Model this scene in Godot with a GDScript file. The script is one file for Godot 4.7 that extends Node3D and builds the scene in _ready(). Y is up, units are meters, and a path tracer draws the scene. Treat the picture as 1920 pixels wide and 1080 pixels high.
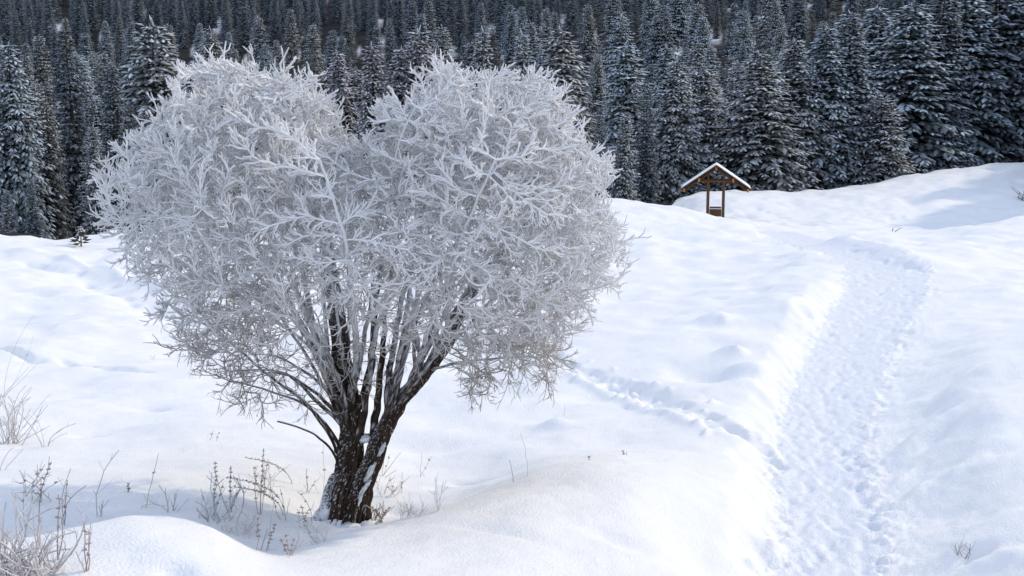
extends Node3D

# ------------------------------------------------------------------ camera model
const W := 1920.0
const H := 1080.0
const FOV := 28.0
const PITCH := 8.0
const EYE := Vector3(0, 1.7, 0)
var foc: float = 540.0 / tan(deg_to_rad(FOV * 0.5))
var rng := RandomNumberGenerator.new()
var used_names := {}

func at(px: float, py: float, d: float) -> Vector3:
	var p := deg_to_rad(PITCH)
	var x := (px - 960.0) / foc * d
	var y := (540.0 - py) / foc * d
	return EYE + Vector3(x, y * cos(p) - d * sin(p), -y * sin(p) - d * cos(p))

func on_plane(px: float, py: float, z: float) -> Vector3:
	var v := at(px, py, 1.0) - EYE
	return EYE + v * ((z - EYE.z) / v.z)

# ------------------------------------------------------------------ naming helpers
func numbered(n: String) -> String:
	if not used_names.has(n):
		used_names[n] = 0
		return n
	used_names[n] += 1
	return "%s_%03d" % [n, used_names[n]]

func tag(o: Node3D, label: String, category: String, group := "") -> void:
	o.set_meta("label", label)
	o.set_meta("category", category)
	if group != "":
		o.set_meta("group", group)

func thing(called: String, label: String, category: String, where: Vector3, turn := 0.0, group := "") -> Node3D:
	var o := Node3D.new()
	o.name = numbered(called)
	add_child(o)
	o.position = where
	o.rotation.y = turn
	tag(o, label, category, group)
	return o

func put(called: String, mesh: Mesh, m: Material, parent: Node3D) -> MeshInstance3D:
	var o := MeshInstance3D.new()
	o.name = called
	o.mesh = mesh
	o.material_override = m
	parent.add_child(o, true)
	return o

# ------------------------------------------------------------------ mesh builder
class MB:
	var v := PackedVector3Array()
	var n := PackedVector3Array()
	var c := PackedColorArray()
	var t := PackedInt32Array()

	func mesh() -> ArrayMesh:
		var a := []
		a.resize(Mesh.ARRAY_MAX)
		a[Mesh.ARRAY_VERTEX] = v
		a[Mesh.ARRAY_NORMAL] = n
		if c.size() == v.size():
			a[Mesh.ARRAY_COLOR] = c
		a[Mesh.ARRAY_INDEX] = t
		var m := ArrayMesh.new()
		m.add_surface_from_arrays(Mesh.PRIMITIVE_TRIANGLES, a)
		return m

	func tri(a: Vector3, b: Vector3, d: Vector3, ca: Color, cb: Color, cd: Color) -> void:
		# counter clockwise given, stored clockwise
		var nn := (b - a).cross(d - a).normalized()
		var s := v.size()
		v.append(a); v.append(b); v.append(d)
		n.append(nn); n.append(nn); n.append(nn)
		c.append(ca); c.append(cb); c.append(cd)
		t.append(s); t.append(s + 2); t.append(s + 1)

	func quad(a: Vector3, b: Vector3, d: Vector3, e: Vector3, col: Color) -> void:
		tri(a, b, d, col, col, col)
		tri(a, d, e, col, col, col)

	# box with chamfered long look: centre, half sizes, basis
	func box(p: Vector3, h: Vector3, b: Basis, col: Color) -> void:
		var k := []
		for i in 8:
			k.append(p + b * Vector3(h.x if i & 1 else -h.x, h.y if i & 2 else -h.y, h.z if i & 4 else -h.z))
		quad(k[0], k[2], k[3], k[1], col)
		quad(k[4], k[5], k[7], k[6], col)
		quad(k[0], k[4], k[6], k[2], col)
		quad(k[1], k[3], k[7], k[5], col)
		quad(k[2], k[6], k[7], k[3], col)
		quad(k[0], k[1], k[5], k[4], col)

	# box whose twelve edges are cut
	func cut_box(p: Vector3, h: Vector3, b: Basis, e: float, col: Color) -> void:
		var fs := [[0, 1, 2], [1, 2, 0], [2, 0, 1]]
		for f in fs:
			for s in [-1.0, 1.0]:
				var q := []
				for w in [[-1, -1], [1, -1], [1, 1], [-1, 1]]:
					var x := Vector3.ZERO
					x[f[0]] = h[f[0]] * s
					x[f[1]] = (h[f[1]] - e) * w[0]
					x[f[2]] = (h[f[2]] - e) * w[1]
					q.append(p + b * x)
				if s > 0:
					quad(q[0], q[1], q[2], q[3], col)
				else:
					quad(q[3], q[2], q[1], q[0], col)
		for f in fs:
			for s in [-1.0, 1.0]:
				for r in [-1.0, 1.0]:
					var q := []
					for w in [[0, -1], [0, 1], [1, 1], [1, -1]]:
						var x := Vector3.ZERO
						x[f[0]] = (h[f[0]] - e) * w[1]
						x[f[1]] = (h[f[1]] - (e if w[0] else 0.0)) * s
						x[f[2]] = (h[f[2]] - (0.0 if w[0] else e)) * r
						q.append(p + b * x)
					if s * r > 0:
						quad(q[3], q[2], q[1], q[0], col)
					else:
						quad(q[0], q[1], q[2], q[3], col)
		for s in [-1.0, 1.0]:
			for r in [-1.0, 1.0]:
				for u in [-1.0, 1.0]:
					var a: Vector3 = p + b * Vector3(h.x * s, (h.y - e) * r, (h.z - e) * u)
					var g: Vector3 = p + b * Vector3((h.x - e) * s, h.y * r, (h.z - e) * u)
					var d: Vector3 = p + b * Vector3((h.x - e) * s, (h.y - e) * r, h.z * u)
					if s * r * u > 0:
						tri(a, g, d, col, col, col)
					else:
						tri(a, d, g, col, col, col)

	# tube along pts; colours go from `low` on the underside to `high` where the normal looks up
	func tube(pts: PackedVector3Array, rad: PackedFloat32Array, sides: int, low: Color, high: Color, bias: float, lift: float, capped := true) -> void:
		var m := pts.size()
		var tdir := (pts[1] - pts[0]).normalized()
		var side := tdir.cross(Vector3(0.13, 0.97, 0.21)).normalized()
		if side.length_squared() < 0.5:
			side = Vector3.RIGHT
		var s := v.size()
		for i in m:
			if i > 0:
				tdir = (pts[mini(i + 1, m - 1)] - pts[i - 1]).normalized()
			side = (side - tdir * side.dot(tdir)).normalized()
			var up := tdir.cross(side)
			for j in sides:
				var a := TAU * j / sides
				var nn := side * cos(a) + up * sin(a)
				var r := rad[i]
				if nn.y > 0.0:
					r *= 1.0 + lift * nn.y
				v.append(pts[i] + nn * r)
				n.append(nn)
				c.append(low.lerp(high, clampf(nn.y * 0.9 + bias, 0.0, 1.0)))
		for i in m - 1:
			for j in sides:
				var a0 := s + i * sides + j
				var a1 := s + i * sides + (j + 1) % sides
				t.append(a0); t.append(a0 + sides); t.append(a1 + sides)
				t.append(a0); t.append(a1 + sides); t.append(a1)
		if capped:
			var e := v.size()
			v.append(pts[m - 1] + tdir * rad[m - 1] * 0.8)
			n.append(tdir)
			c.append(low.lerp(high, clampf(tdir.y * 0.9 + bias, 0.0, 1.0)))
			for j in sides:
				var a0 := s + (m - 1) * sides + j
				var a1 := s + (m - 1) * sides + (j + 1) % sides
				t.append(a0); t.append(e); t.append(a1)

	# a needle spray: six pointed spindle, frosted on top
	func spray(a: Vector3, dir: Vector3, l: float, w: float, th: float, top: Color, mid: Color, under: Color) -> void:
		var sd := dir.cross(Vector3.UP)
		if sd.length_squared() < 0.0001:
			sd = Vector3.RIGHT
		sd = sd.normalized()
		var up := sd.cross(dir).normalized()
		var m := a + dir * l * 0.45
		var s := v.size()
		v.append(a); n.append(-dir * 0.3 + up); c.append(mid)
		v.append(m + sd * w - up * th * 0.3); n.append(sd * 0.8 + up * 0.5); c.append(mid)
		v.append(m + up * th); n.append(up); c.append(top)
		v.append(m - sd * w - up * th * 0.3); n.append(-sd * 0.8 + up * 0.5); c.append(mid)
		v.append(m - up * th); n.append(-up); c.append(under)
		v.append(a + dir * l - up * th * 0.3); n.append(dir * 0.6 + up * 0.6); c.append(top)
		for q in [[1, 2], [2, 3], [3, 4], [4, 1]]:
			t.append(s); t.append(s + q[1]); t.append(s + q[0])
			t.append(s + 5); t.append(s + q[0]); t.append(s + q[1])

# ------------------------------------------------------------------ materials
func noise_tex(freq: float, as_normal: bool, bump: float, sd: int, size := 512, kind := FastNoiseLite.TYPE_SIMPLEX_SMOOTH, octaves := 4, ramp: Gradient = null) -> NoiseTexture2D:
	var n := FastNoiseLite.new()
	n.seed = sd
	n.noise_type = kind
	n.frequency = freq
	n.fractal_octaves = octaves
	var t := NoiseTexture2D.new()
	t.width = size
	t.height = size
	t.seamless = true
	t.as_normal_map = as_normal
	t.bump_strength = bump
	t.noise = n
	if ramp:
		t.color_ramp = ramp
	return t

func lin(r: float, g: float, b: float) -> Color:
	return Color(r, g, b).linear_to_srgb()

func plain(col: Color, rough: float, vertex := false) -> StandardMaterial3D:
	var m := StandardMaterial3D.new()
	m.albedo_color = col
	m.roughness = rough
	m.metallic_specular = 0.3
	m.vertex_color_use_as_albedo = vertex
	return m

var mat := {}

func make_materials() -> void:
	var s := plain(lin(0.795, 0.803, 0.82), 0.75)
	s.normal_enabled = true
	s.normal_texture = noise_tex(0.035, true, 5.0, 11, 1024, FastNoiseLite.TYPE_SIMPLEX_SMOOTH, 5)
	s.normal_scale = 1.3
	s.uv1_triplanar = true
	s.uv1_world_triplanar = true
	s.uv1_scale = Vector3(0.8, 0.8, 1.3)
	mat.snow = s
	var p := plain(lin(0.725, 0.75, 0.81), 0.7)
	p.normal_enabled = true
	p.normal_texture = noise_tex(0.05, true, 9.0, 12, 1024, FastNoiseLite.TYPE_SIMPLEX_SMOOTH, 5)
	p.normal_scale = 0.9
	p.uv1_triplanar = true
	p.uv1_world_triplanar = true
	p.uv1_scale = Vector3(0.7, 0.7, 0.9)
	mat.path = p
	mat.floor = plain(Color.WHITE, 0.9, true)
	mat.frost = plain(Color.WHITE, 0.7, true)
	mat.frost.backlight_enabled = true
	mat.frost.backlight = Color(0.80, 0.81, 0.83)
	mat.weed = plain(Color.WHITE, 0.8, true)
	var b := plain(Color.WHITE, 0.95, true)
	b.normal_enabled = true
	b.normal_texture = noise_tex(0.03, true, 14.0, 21, 512, FastNoiseLite.TYPE_SIMPLEX_SMOOTH, 5)
	b.uv1_triplanar = true
	b.uv1_scale = Vector3(9, 2.2, 9)
	mat.bark = b
	mat.spruce = []
	for k in [Vector3(1, 1, 1), Vector3(0.92, 1.0, 1.08), Vector3(1.02, 0.98, 0.95), Vector3(0.62, 0.68, 0.74), Vector3(1.12, 1.02, 1.06)]:
		var q := plain(lin(k.x * 0.9, k.y * 0.92, k.z * 0.92), 0.85, true)
		mat.spruce.append(q)
	mat.trunk = plain(lin(0.05, 0.042, 0.036), 0.95)
	var g := Gradient.new()
	g.set_color(0, Color(0.55, 0.45, 0.38))
	g.set_color(1, Color(1, 0.95, 0.9))
	var wood := plain(lin(0.20, 0.14, 0.095), 0.85)
	wood.albedo_texture = noise_tex(0.02, false, 1.0, 31, 256, FastNoiseLite.TYPE_SIMPLEX_SMOOTH, 4, g)
	wood.uv1_triplanar = true
	wood.uv1_scale = Vector3(6, 1.0, 6)
	mat.wood = wood
	mat.fresh_wood = plain(lin(0.50, 0.21, 0.05), 0.7)
	mat.dark_wood = plain(lin(0.07, 0.04, 0.025), 0.85)
	mat.roof_snow = plain(lin(0.78, 0.82, 0.86), 0.7)

# ------------------------------------------------------------------ terrain
var tp_u := PackedFloat32Array()
var tp_v := PackedFloat32Array()
var tp_w := PackedFloat64Array()
var tp_a := [0.0, 0.0, 0.0]
var ctrl := []

func uv_of(x: float, z: float) -> Vector2:
	var r := maxf(sqrt(x * x + z * z), 0.5)
	return Vector2(atan2(x, -z) * 2.0, log(r))

func kern(r2: float) -> float:
	return 0.0 if r2 < 1e-9 else r2 * log(r2)

func solve_terrain() -> void:
	var c := []
	# near bank and foreground: pixel x, pixel y, depth
	for q in [[-300, 1080, 6.2], [0, 1080, 6.5], [250, 1080, 6.6], [500, 1080, 7.0], [800, 1080, 7.6], [1100, 1080, 8.4], [1320, 1075, 9.62], [1740, 1060, 9.7], [1920, 1050, 9.2], [2300, 1050, 9],
			[120, 990, 7.3], [240, 960, 7.35], [400, 985, 7.5], [500, 1042, 7.6], [590, 1025, 8.4], [830, 942, 9.9], [1000, 882, 11.2], [1160, 852, 12.2], [1300, 868, 12.3], [1000, 960, 9.3], [1200, 960, 10.0], [1380, 960, 10.95],
			[100, 1010, 8.4], [240, 1000, 8.5], [400, 1010, 8.6], [500, 1050, 8.6],
			[0, 930, 10.0], [240, 945, 9.9], [430, 960, 9.7], [640, 985, 10.5], [560, 1000, 9.5], [800, 950, 11.3], [950, 895, 12.4], [1150, 845, 13.2], [1300, 830, 13.6],
			[400, 860, 12.0], [100, 800, 14.2], [300, 800, 14.2], [640, 860, 12.6], [800, 800, 15.0], [1060, 790, 14.8], [1250, 790, 14.6], [1380, 800, 14.45], [950, 850, 13.3],
			[-300, 660, 21], [50, 660, 20], [300, 680, 19.5], [560, 660, 20], [900, 700, 18], [1050, 700, 17.6], [1200, 690, 17.6], [1320, 660, 18.0], [1440, 690, 16.95],
			[100, 560, 27], [0, 480, 36], [200, 500, 34], [400, 500, 33], [700, 560, 26], [1000, 560, 25], [1200, 560, 24.5], [1400, 560, 23.0], [1500, 560, 21.5],
			[-500, 430, 44], [0, 438, 43], [120, 454, 44], [200, 442, 44.5], [350, 424, 46], [600, 405, 48], [900, 385, 49], [1050, 378, 48], [1180, 378, 46], [1250, 388, 47], [1340, 407, 50],
			[0, 470, 58], [200, 475, 58], [500, 460, 62], [900, 430, 62], [1180, 420, 58], [1250, 410, 56],
			[1250, 450, 35], [1400, 425, 42], [1480, 445, 37], [1540, 470, 32], [1590, 490, 28], [1420, 480, 32],
			[1500, 425, 48], [1440, 412, 53], [1620, 440, 42], [1760, 470, 34], [1860, 500, 29], [1850, 436, 40], [1720, 434, 42], [1920, 413, 44], [2300, 395, 46], [1900, 434, 50], [1760, 436, 48], [2300, 420, 52],
			[1300, 372, 60], [1400, 360, 62], [1480, 362, 62], [1460, 395, 56], [1600, 365, 61], [1700, 330, 67], [1830, 312, 71], [1920, 306, 72], [2300, 300, 74], [1750, 385, 57], [1880, 385, 58], [1830, 338, 81], [1920, 335, 83], [1720, 350, 78], [1610, 355, 72], [1510, 366, 71], [1420, 372, 71], [2100, 330, 84], [1830, 335, 90], [1600, 352, 82],
			[1800, 660, 16.5], [1920, 660, 16.0], [1800, 830, 12.2], [1920, 810, 12.2], [1760, 740, 14.3], [1850, 940, 10.7], [1900, 560, 22],  [2300, 660, 16], [2300, 500, 30]]:
		c.append(at(q[0], q[1], q[2]))
	for q in path_pts:
		c.append(at(q[0], q[1], q[2]) + Vector3(0, 0.02, 0))
	# forested slope
	for q in [[-600, 400, 100], [0, 385, 100], [400, 370, 100], [800, 345, 100], [1200, 320, 100], [1600, 290, 100], [2000, 280, 100], [2600, 240, 100],
			[-600, 250, 140], [0, 245, 140], [800, 210, 140], [1600, 155, 140], [2600, 120, 140], [-600, 115, 185], [0, 115, 185], [800, 85, 185], [1600, 40, 185], [2600, 0, 185],
			[-600, -80, 280], [500, -70, 280], [1500, -90, 280], [2600, -110, 280], [0, -290, 480], [960, -300, 480], [2000, -300, 480]]:
		c.append(at(q[0], q[1], q[2]))
	for q in [[0, 0, -1.0], [-3, -0.1, -2.0], [3, 0.1, -2.0], [0, -0.35, -3.5], [-3, -0.6, -4.5], [3, -0.4, -4.5]]:
		c.append(Vector3(q[0], q[1], q[2]))
	var n := c.size()
	var m := n + 3
	var mtx := []
	for i in n:
		var uv := uv_of(c[i].x, c[i].z)
		tp_u.append(uv.x)
		tp_v.append(uv.y)
	for i in m:
		var row := PackedFloat64Array()
		row.resize(m + 1)
		if i < n:
			for j in n:
				var du := tp_u[i] - tp_u[j]
				var dv := tp_v[i] - tp_v[j]
				row[j] = kern(du * du + dv * dv) + (0.0012 if i == j else 0.0)
			row[n] = 1.0
			row[n + 1] = tp_u[i]
			row[n + 2] = tp_v[i]
			row[m] = elev_ratio(c[i])
		else:
			for j in n:
				row[j] = 1.0 if i == n else (tp_u[j] if i == n + 1 else tp_v[j])
		mtx.append(row)
	for i in m:
		var best := i
		for k in range(i + 1, m):
			if absf(mtx[k][i]) > absf(mtx[best][i]):
				best = k
		var tmp = mtx[i]
		mtx[i] = mtx[best]
		mtx[best] = tmp
		var ri: PackedFloat64Array = mtx[i]
		var piv := ri[i]
		for j in range(i, m + 1):
			ri[j] = ri[j] / piv
		mtx[i] = ri
		for k in m:
			if k == i:
				continue
			var rk: PackedFloat64Array = mtx[k]
			var f := rk[i]
			if f == 0.0:
				continue
			for j in range(i, m + 1):
				rk[j] -= f * ri[j]
			mtx[k] = rk
	tp_w.resize(n)
	for i in n:
		tp_w[i] = mtx[i][m]
	for i in 3:
		tp_a[i] = mtx[n + i][m]

# interpolated quantity: slope of the line from the eye, smooth at every scale
func elev_ratio(p: Vector3) -> float:
	return (p.y - EYE.y) / maxf(sqrt(p.x * p.x + p.z * p.z), 0.5)

func macro(x: float, z: float) -> float:
	var uv := uv_of(x, z)
	var s: float = tp_a[0] + tp_a[1] * uv.x + tp_a[2] * uv.y
	for i in tp_w.size():
		var du := tp_u[i] - uv.x
		var dv := tp_v[i] - uv.y
		var r2 := du * du + dv * dv
		if r2 > 1e-9:
			s += tp_w[i] * r2 * log(r2)
	return EYE.y + s * maxf(sqrt(x * x + z * z), 0.5)

var ang := PackedFloat32Array()
var rad := PackedFloat32Array()
var hgt := PackedFloat32Array()
var cls := PackedByteArray()
var na := 0
var nr := 0

# path centre line: pixel x, pixel y, depth, half width in metres
var path_pts := [[1575, 1130, 9.2, 0.44], [1570, 1080, 10.0, 0.44], [1562, 980, 11.3, 0.45], [1545, 880, 13.0, 0.47], [1548, 800, 14.8, 0.5], [1578, 700, 17.4, 0.56], [1622, 600, 20.8, 0.68], [1662, 535, 24.2, 0.8], [1650, 492, 27.2, 0.85], [1590, 468, 30.0, 0.8], [1520, 453, 34.0, 0.7], [1455, 432, 41.0, 0.7]]
var path_w := []

func find_a(a: float) -> int:
	var lo := 0
	var hi := na - 1
	while hi - lo > 1:
		var mid := (lo + hi) >> 1
		if ang[mid] <= a:
			lo = mid
		else:
			hi = mid
	return lo

func find_r(r: float) -> int:
	var lo := 0
	var hi := nr - 1
	while hi - lo > 1:
		var mid := (lo + hi) >> 1
		if rad[mid] <= r:
			lo = mid
		else:
			hi = mid
	return lo

func ground(x: float, z: float) -> float:
	var r := sqrt(x * x + z * z)
	var a := atan2(x, -z)
	var i := find_a(a)
	var k := find_r(r)
	var fa := clampf((a - ang[i]) / (ang[i + 1] - ang[i]), 0, 1)
	var fr := clampf((r - rad[k]) / (rad[k + 1] - rad[k]), 0, 1)
	var h0 := lerpf(hgt[k * na + i], hgt[k * na + i + 1], fa)
	var h1 := lerpf(hgt[(k + 1) * na + i], hgt[(k + 1) * na + i + 1], fa)
	return lerpf(h0, h1, fr)

# where the line of sight through a pixel first meets the ground
func hit(px: float, py: float) -> Vector3:
	var dir := at(px, py, 1.0) - EYE
	var d := 4.0
	var last := d
	while d < 200.0:
		var p := EYE + dir * d
		if p.y < ground(p.x, p.z):
			for k in 12:
				var mid := (last + d) * 0.5
				var q := EYE + dir * mid
				if q.y < ground(q.x, q.z):
					d = mid
				else:
					last = mid
			break
		last = d
		d *= 1.006
	var o := EYE + dir * d
	return Vector3(o.x, ground(o.x, o.z), o.z)

# raise or press the snow round a spot: elliptical, turned
func stamp(cx: float, cz: float, rx: float, rz: float, turn: float, amount: float, sharp := 2.0) -> void:
	var far := maxf(rx, rz) * 1.6
	var r := sqrt(cx * cx + cz * cz)
	var a := atan2(cx, -cz)
	var da := far / r
	var i0 := find_a(a - da)
	var i1 := find_a(a + da) + 1
	var k0 := find_r(r - far)
	var k1 := find_r(r + far) + 1
	var ct := cos(turn)
	var st := sin(turn)
	for k in range(k0, k1 + 1):
		for i in range(i0, i1 + 1):
			var x := sin(ang[i]) * rad[k] - cx
			var z := -cos(ang[i]) * rad[k] - cz
			var u := (x * ct + z * st) / rx
			var w := (-x * st + z * ct) / rz
			var q := u * u + w * w
			if q < 2.5:
				hgt[k * na + i] += amount * exp(-pow(q, sharp * 0.5) * 1.8)

func stamp_px(px: float, py: float, rx: float, rz: float, turn: float, amount: float, sharp := 2.0) -> void:
	var p := hit(px, py)
	stamp(p.x, p.z, rx, rz, turn, amount, sharp)

func polyline(pts: Array, step: float) -> Array:
	# resampled world points along pixel points, snapped to the ground
	var w := []
	for q in pts:
		w.append(hit(q[0], q[1]))
	var out := []
	for i in w.size() - 1:
		var a: Vector3 = w[i]
		var b: Vector3 = w[i + 1]
		var l := a.distance_to(b)
		var m := maxi(1, int(l / step))
		for k in m:
			var f := float(k) / m
			# Catmull-Rom
			var p0: Vector3 = w[maxi(i - 1, 0)]
			var p3: Vector3 = w[mini(i + 2, w.size() - 1)]
			out.append(a.cubic_interpolate(b, p0, p3, f))
	return out

func treeline(a: float) -> float:
	# distance at which the forest floor begins, by bearing
	var px := 960.0 + tan(a) * foc
	var t := [[-800, 46.0], [0, 46.5], [240, 47.5], [480, 49], [700, 51], [1180, 52], [1220, 55], [1280, 64], [1300, 66], [1420, 72], [1500, 90], [1700, 94], [1830, 96], [1920, 96], [2700, 96]]
	for i in t.size() - 1:
		if px < t[i + 1][0]:
			return lerpf(t[i][1], t[i + 1][1], clampf((px - t[i][0]) / (t[i + 1][0] - t[i][0]), 0, 1))
	return 80.0

func smooth(a: float, b: float, x: float) -> float:
	var t := clampf((x - a) / (b - a), 0.0, 1.0)
	return t * t * (3.0 - 2.0 * t)

func build_terrain() -> void:
	solve_terrain()
	# columns: fine where the picture looks, coarse to both sides
	for k in 26:
		ang.append(deg_to_rad(-75.0 + 49.0 * k / 26.0))
	for k in 640:
		ang.append(deg_to_rad(-26.0 + 52.0 * k / 640.0))
	for k in 27:
		ang.append(deg_to_rad(26.0 + 49.0 * k / 26.0))
	na = ang.size()
	for k in 16:
		rad.append(0.8 * pow(5.6 / 0.8, k / 16.0))
	for k in 560:
		rad.append(5.6 * pow(82.0 / 5.6, k / 560.0))
	for k in 61:
		rad.append(82.0 * pow(520.0 / 82.0, k / 60.0))
	nr = rad.size()
	hgt.resize(na * nr)
	cls.resize(na * nr)
	# macro heights on every fourth vertex, cubic between
	var step := 5
	var ma := (na - 1) / step + 1
	var mr := (nr - 1) / step + 1
	var ca := []
	var cr := []
	for i in ma + 1:
		ca.append(mini(i * step, na - 1))
	for k in mr + 1:
		cr.append(mini(k * step, nr - 1))
	var mh := []
	for k in cr.size():
		var row := PackedFloat32Array()
		for i in ca.size():
			var x: float = sin(ang[ca[i]]) * rad[cr[k]]
			var z: float = -cos(ang[ca[i]]) * rad[cr[k]]
			row.append(macro(x, z))
		mh.append(row)
	# cubic along rows then columns
	var wide := []
	for k in cr.size():
		var row := PackedFloat32Array()
		row.resize(na)
		var src: PackedFloat32Array = mh[k]
		for i in na:
			var b := i / step
			var f := float(i - b * step) / step
			row[i] = cubic_interpolate(src[b], src[mini(b + 1, src.size() - 1)], src[maxi(b - 1, 0)], src[mini(b + 2, src.size() - 1)], f)
		wide.append(row)
	for k in nr:
		var b := k / step
		var f := float(k - b * step) / step
		var r0: PackedFloat32Array = wide[maxi(b - 1, 0)]
		var r1: PackedFloat32Array = wide[b]
		var r2: PackedFloat32Array = wide[mini(b + 1, wide.size() - 1)]
		var r3: PackedFloat32Array = wide[mini(b + 2, wide.size() - 1)]
		for i in na:
			hgt[k * na + i] = cubic_interpolate(r1[i], r2[i], r0[i], r3[i], f)
	# snow relief
	var n1 := FastNoiseLite.new()
	n1.seed = 3
	n1.frequency = 0.28
	n1.fractal_octaves = 3
	var n2 := FastNoiseLite.new()
	n2.seed = 5
	n2.frequency = 1.6
	n2.fractal_octaves = 3
	for k in nr:
		var r := rad[k]
		var amp := 0.12 * clampf(r / 12.0, 0.5, 2.2)
		for i in na:
			var x := sin(ang[i]) * r
			var z := -cos(ang[i]) * r
			hgt[k * na + i] += n1.get_noise_2d(x, z) * amp + n2.get_noise_2d(x * 0.35, z * 0.5 + x * 0.1) * 0.03 + n2.get_noise_2d(x * 0.8 + z * 0.3, z) * 0.018 + n2.get_noise_2d(x * 3.2 + z * 2.4, z * 5.0 - x) * 0.0045
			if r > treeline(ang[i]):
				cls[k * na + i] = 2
	# the trodden path
	var cen := []
	for i in path_pts.size() - 1:
		var a := at(path_pts[i][0], path_pts[i][1], path_pts[i][2])
		var b := at(path_pts[i + 1][0], path_pts[i + 1][1], path_pts[i + 1][2])
		var p0 := at(path_pts[maxi(i - 1, 0)][0], path_pts[maxi(i - 1, 0)][1], path_pts[maxi(i - 1, 0)][2])
		var p3 := at(path_pts[mini(i + 2, path_pts.size() - 1)][0], path_pts[mini(i + 2, path_pts.size() - 1)][1], path_pts[mini(i + 2, path_pts.size() - 1)][2])
		for s in 6:
			var f := s / 6.0
			var p := a.cubic_interpolate(b, p0, p3, f)
			cen.append([p, lerpf(path_pts[i][3], path_pts[i + 1][3], f)])
	var tread := FastNoiseLite.new()
	tread.seed = 8
	tread.frequency = 8.0
	tread.fractal_octaves = 3
	var edge := FastNoiseLite.new()
	edge.seed = 9
	edge.frequency = 1.1
	edge.fractal_octaves = 3
	var i0 := find_a(deg_to_rad(-2.0))
	var i1 := find_a(deg_to_rad(40.0))
	var k0 := find_r(5.0)
	var k1 := find_r(44.0)
	for k in range(k0, k1):
		for i in range(i0, i1):
			var x := sin(ang[i]) * rad[k]
			var z := -cos(ang[i]) * rad[k]
			var best := 1e9
			var bh := 0.0
			var bw := 0.5
			var sgn := 1.0
			for s in cen.size() - 1:
				var a: Vector3 = cen[s][0]
				if absf(a.z - z) > 3.5 or absf(a.x - x) > 4.0:
					continue
				var b: Vector3 = cen[s + 1][0]
				var ex := b.x - a.x
				var ez := b.z - a.z
				var f := clampf(((x - a.x) * ex + (z - a.z) * ez) / (ex * ex + ez * ez), 0.0, 1.0)
				var dx := x - a.x - ex * f
				var dz := z - a.z - ez * f
				var dd := dx * dx + dz * dz
				if dd < best:
					best = dd
					bh = lerpf(a.y, b.y, f)
					bw = lerpf(cen[s][1], cen[s + 1][1], f)
					sgn = 1.0 if ex * dz - ez * dx > 0.0 else -1.0
			if best > 9.0:
				continue
			var d := sqrt(best)
			var ix := k * na + i
			var w := bw + edge.get_noise_2d(x, z) * 0.14
			var inside := 1.0 - smooth(w * 0.75, w + (1.5 if sgn > 0.0 else 0.6), d)
			var h := hgt[ix]
			h += (0.0 if sgn > 0.0 else 0.08) * smooth(w * 0.8, w + 0.6, d) * (1.0 - smooth(w + 0.5, w + 2.2, d))
			h = lerpf(h, bh - 0.03 - 0.05 * (1.0 - d / (w + 0.3)), inside)
			h += inside * (tread.get_noise_2d(x, z) * 0.014 + tread.get_noise_2d(x * 0.3 + 50.0, z * 0.3) * 0.02)
			# crumbled edge
			var rim := exp(-pow((d - w - 0.05) / 0.16, 2.0))
			h += rim * (edge.get_noise_2d(x * 5.0, z * 5.0) * 0.045)
			hgt[ix] = h
			if d < w + 0.02:
				cls[ix] = 1
	rng.seed = 31
	for k in 420:
		var f := pow(rng.randf(), 0.8) * (cen.size() - 20)
		var p: Vector3 = cen[int(f)][0]
		var p2: Vector3 = cen[int(f) + 1][0]
		var q := p.lerp(p2, f - int(f))
		stamp(q.x + rng.randf_range(-1, 1) * cen[int(f)][1] * 0.9, q.z, 0.16, 0.06, atan2(p2.z - p.z, p2.x - p.x) + rng.randf_range(-0.4, 0.4), rng.randf_range(-0.024, -0.008), 3.0)
	press_tracks()
	commit_terrain()

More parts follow.
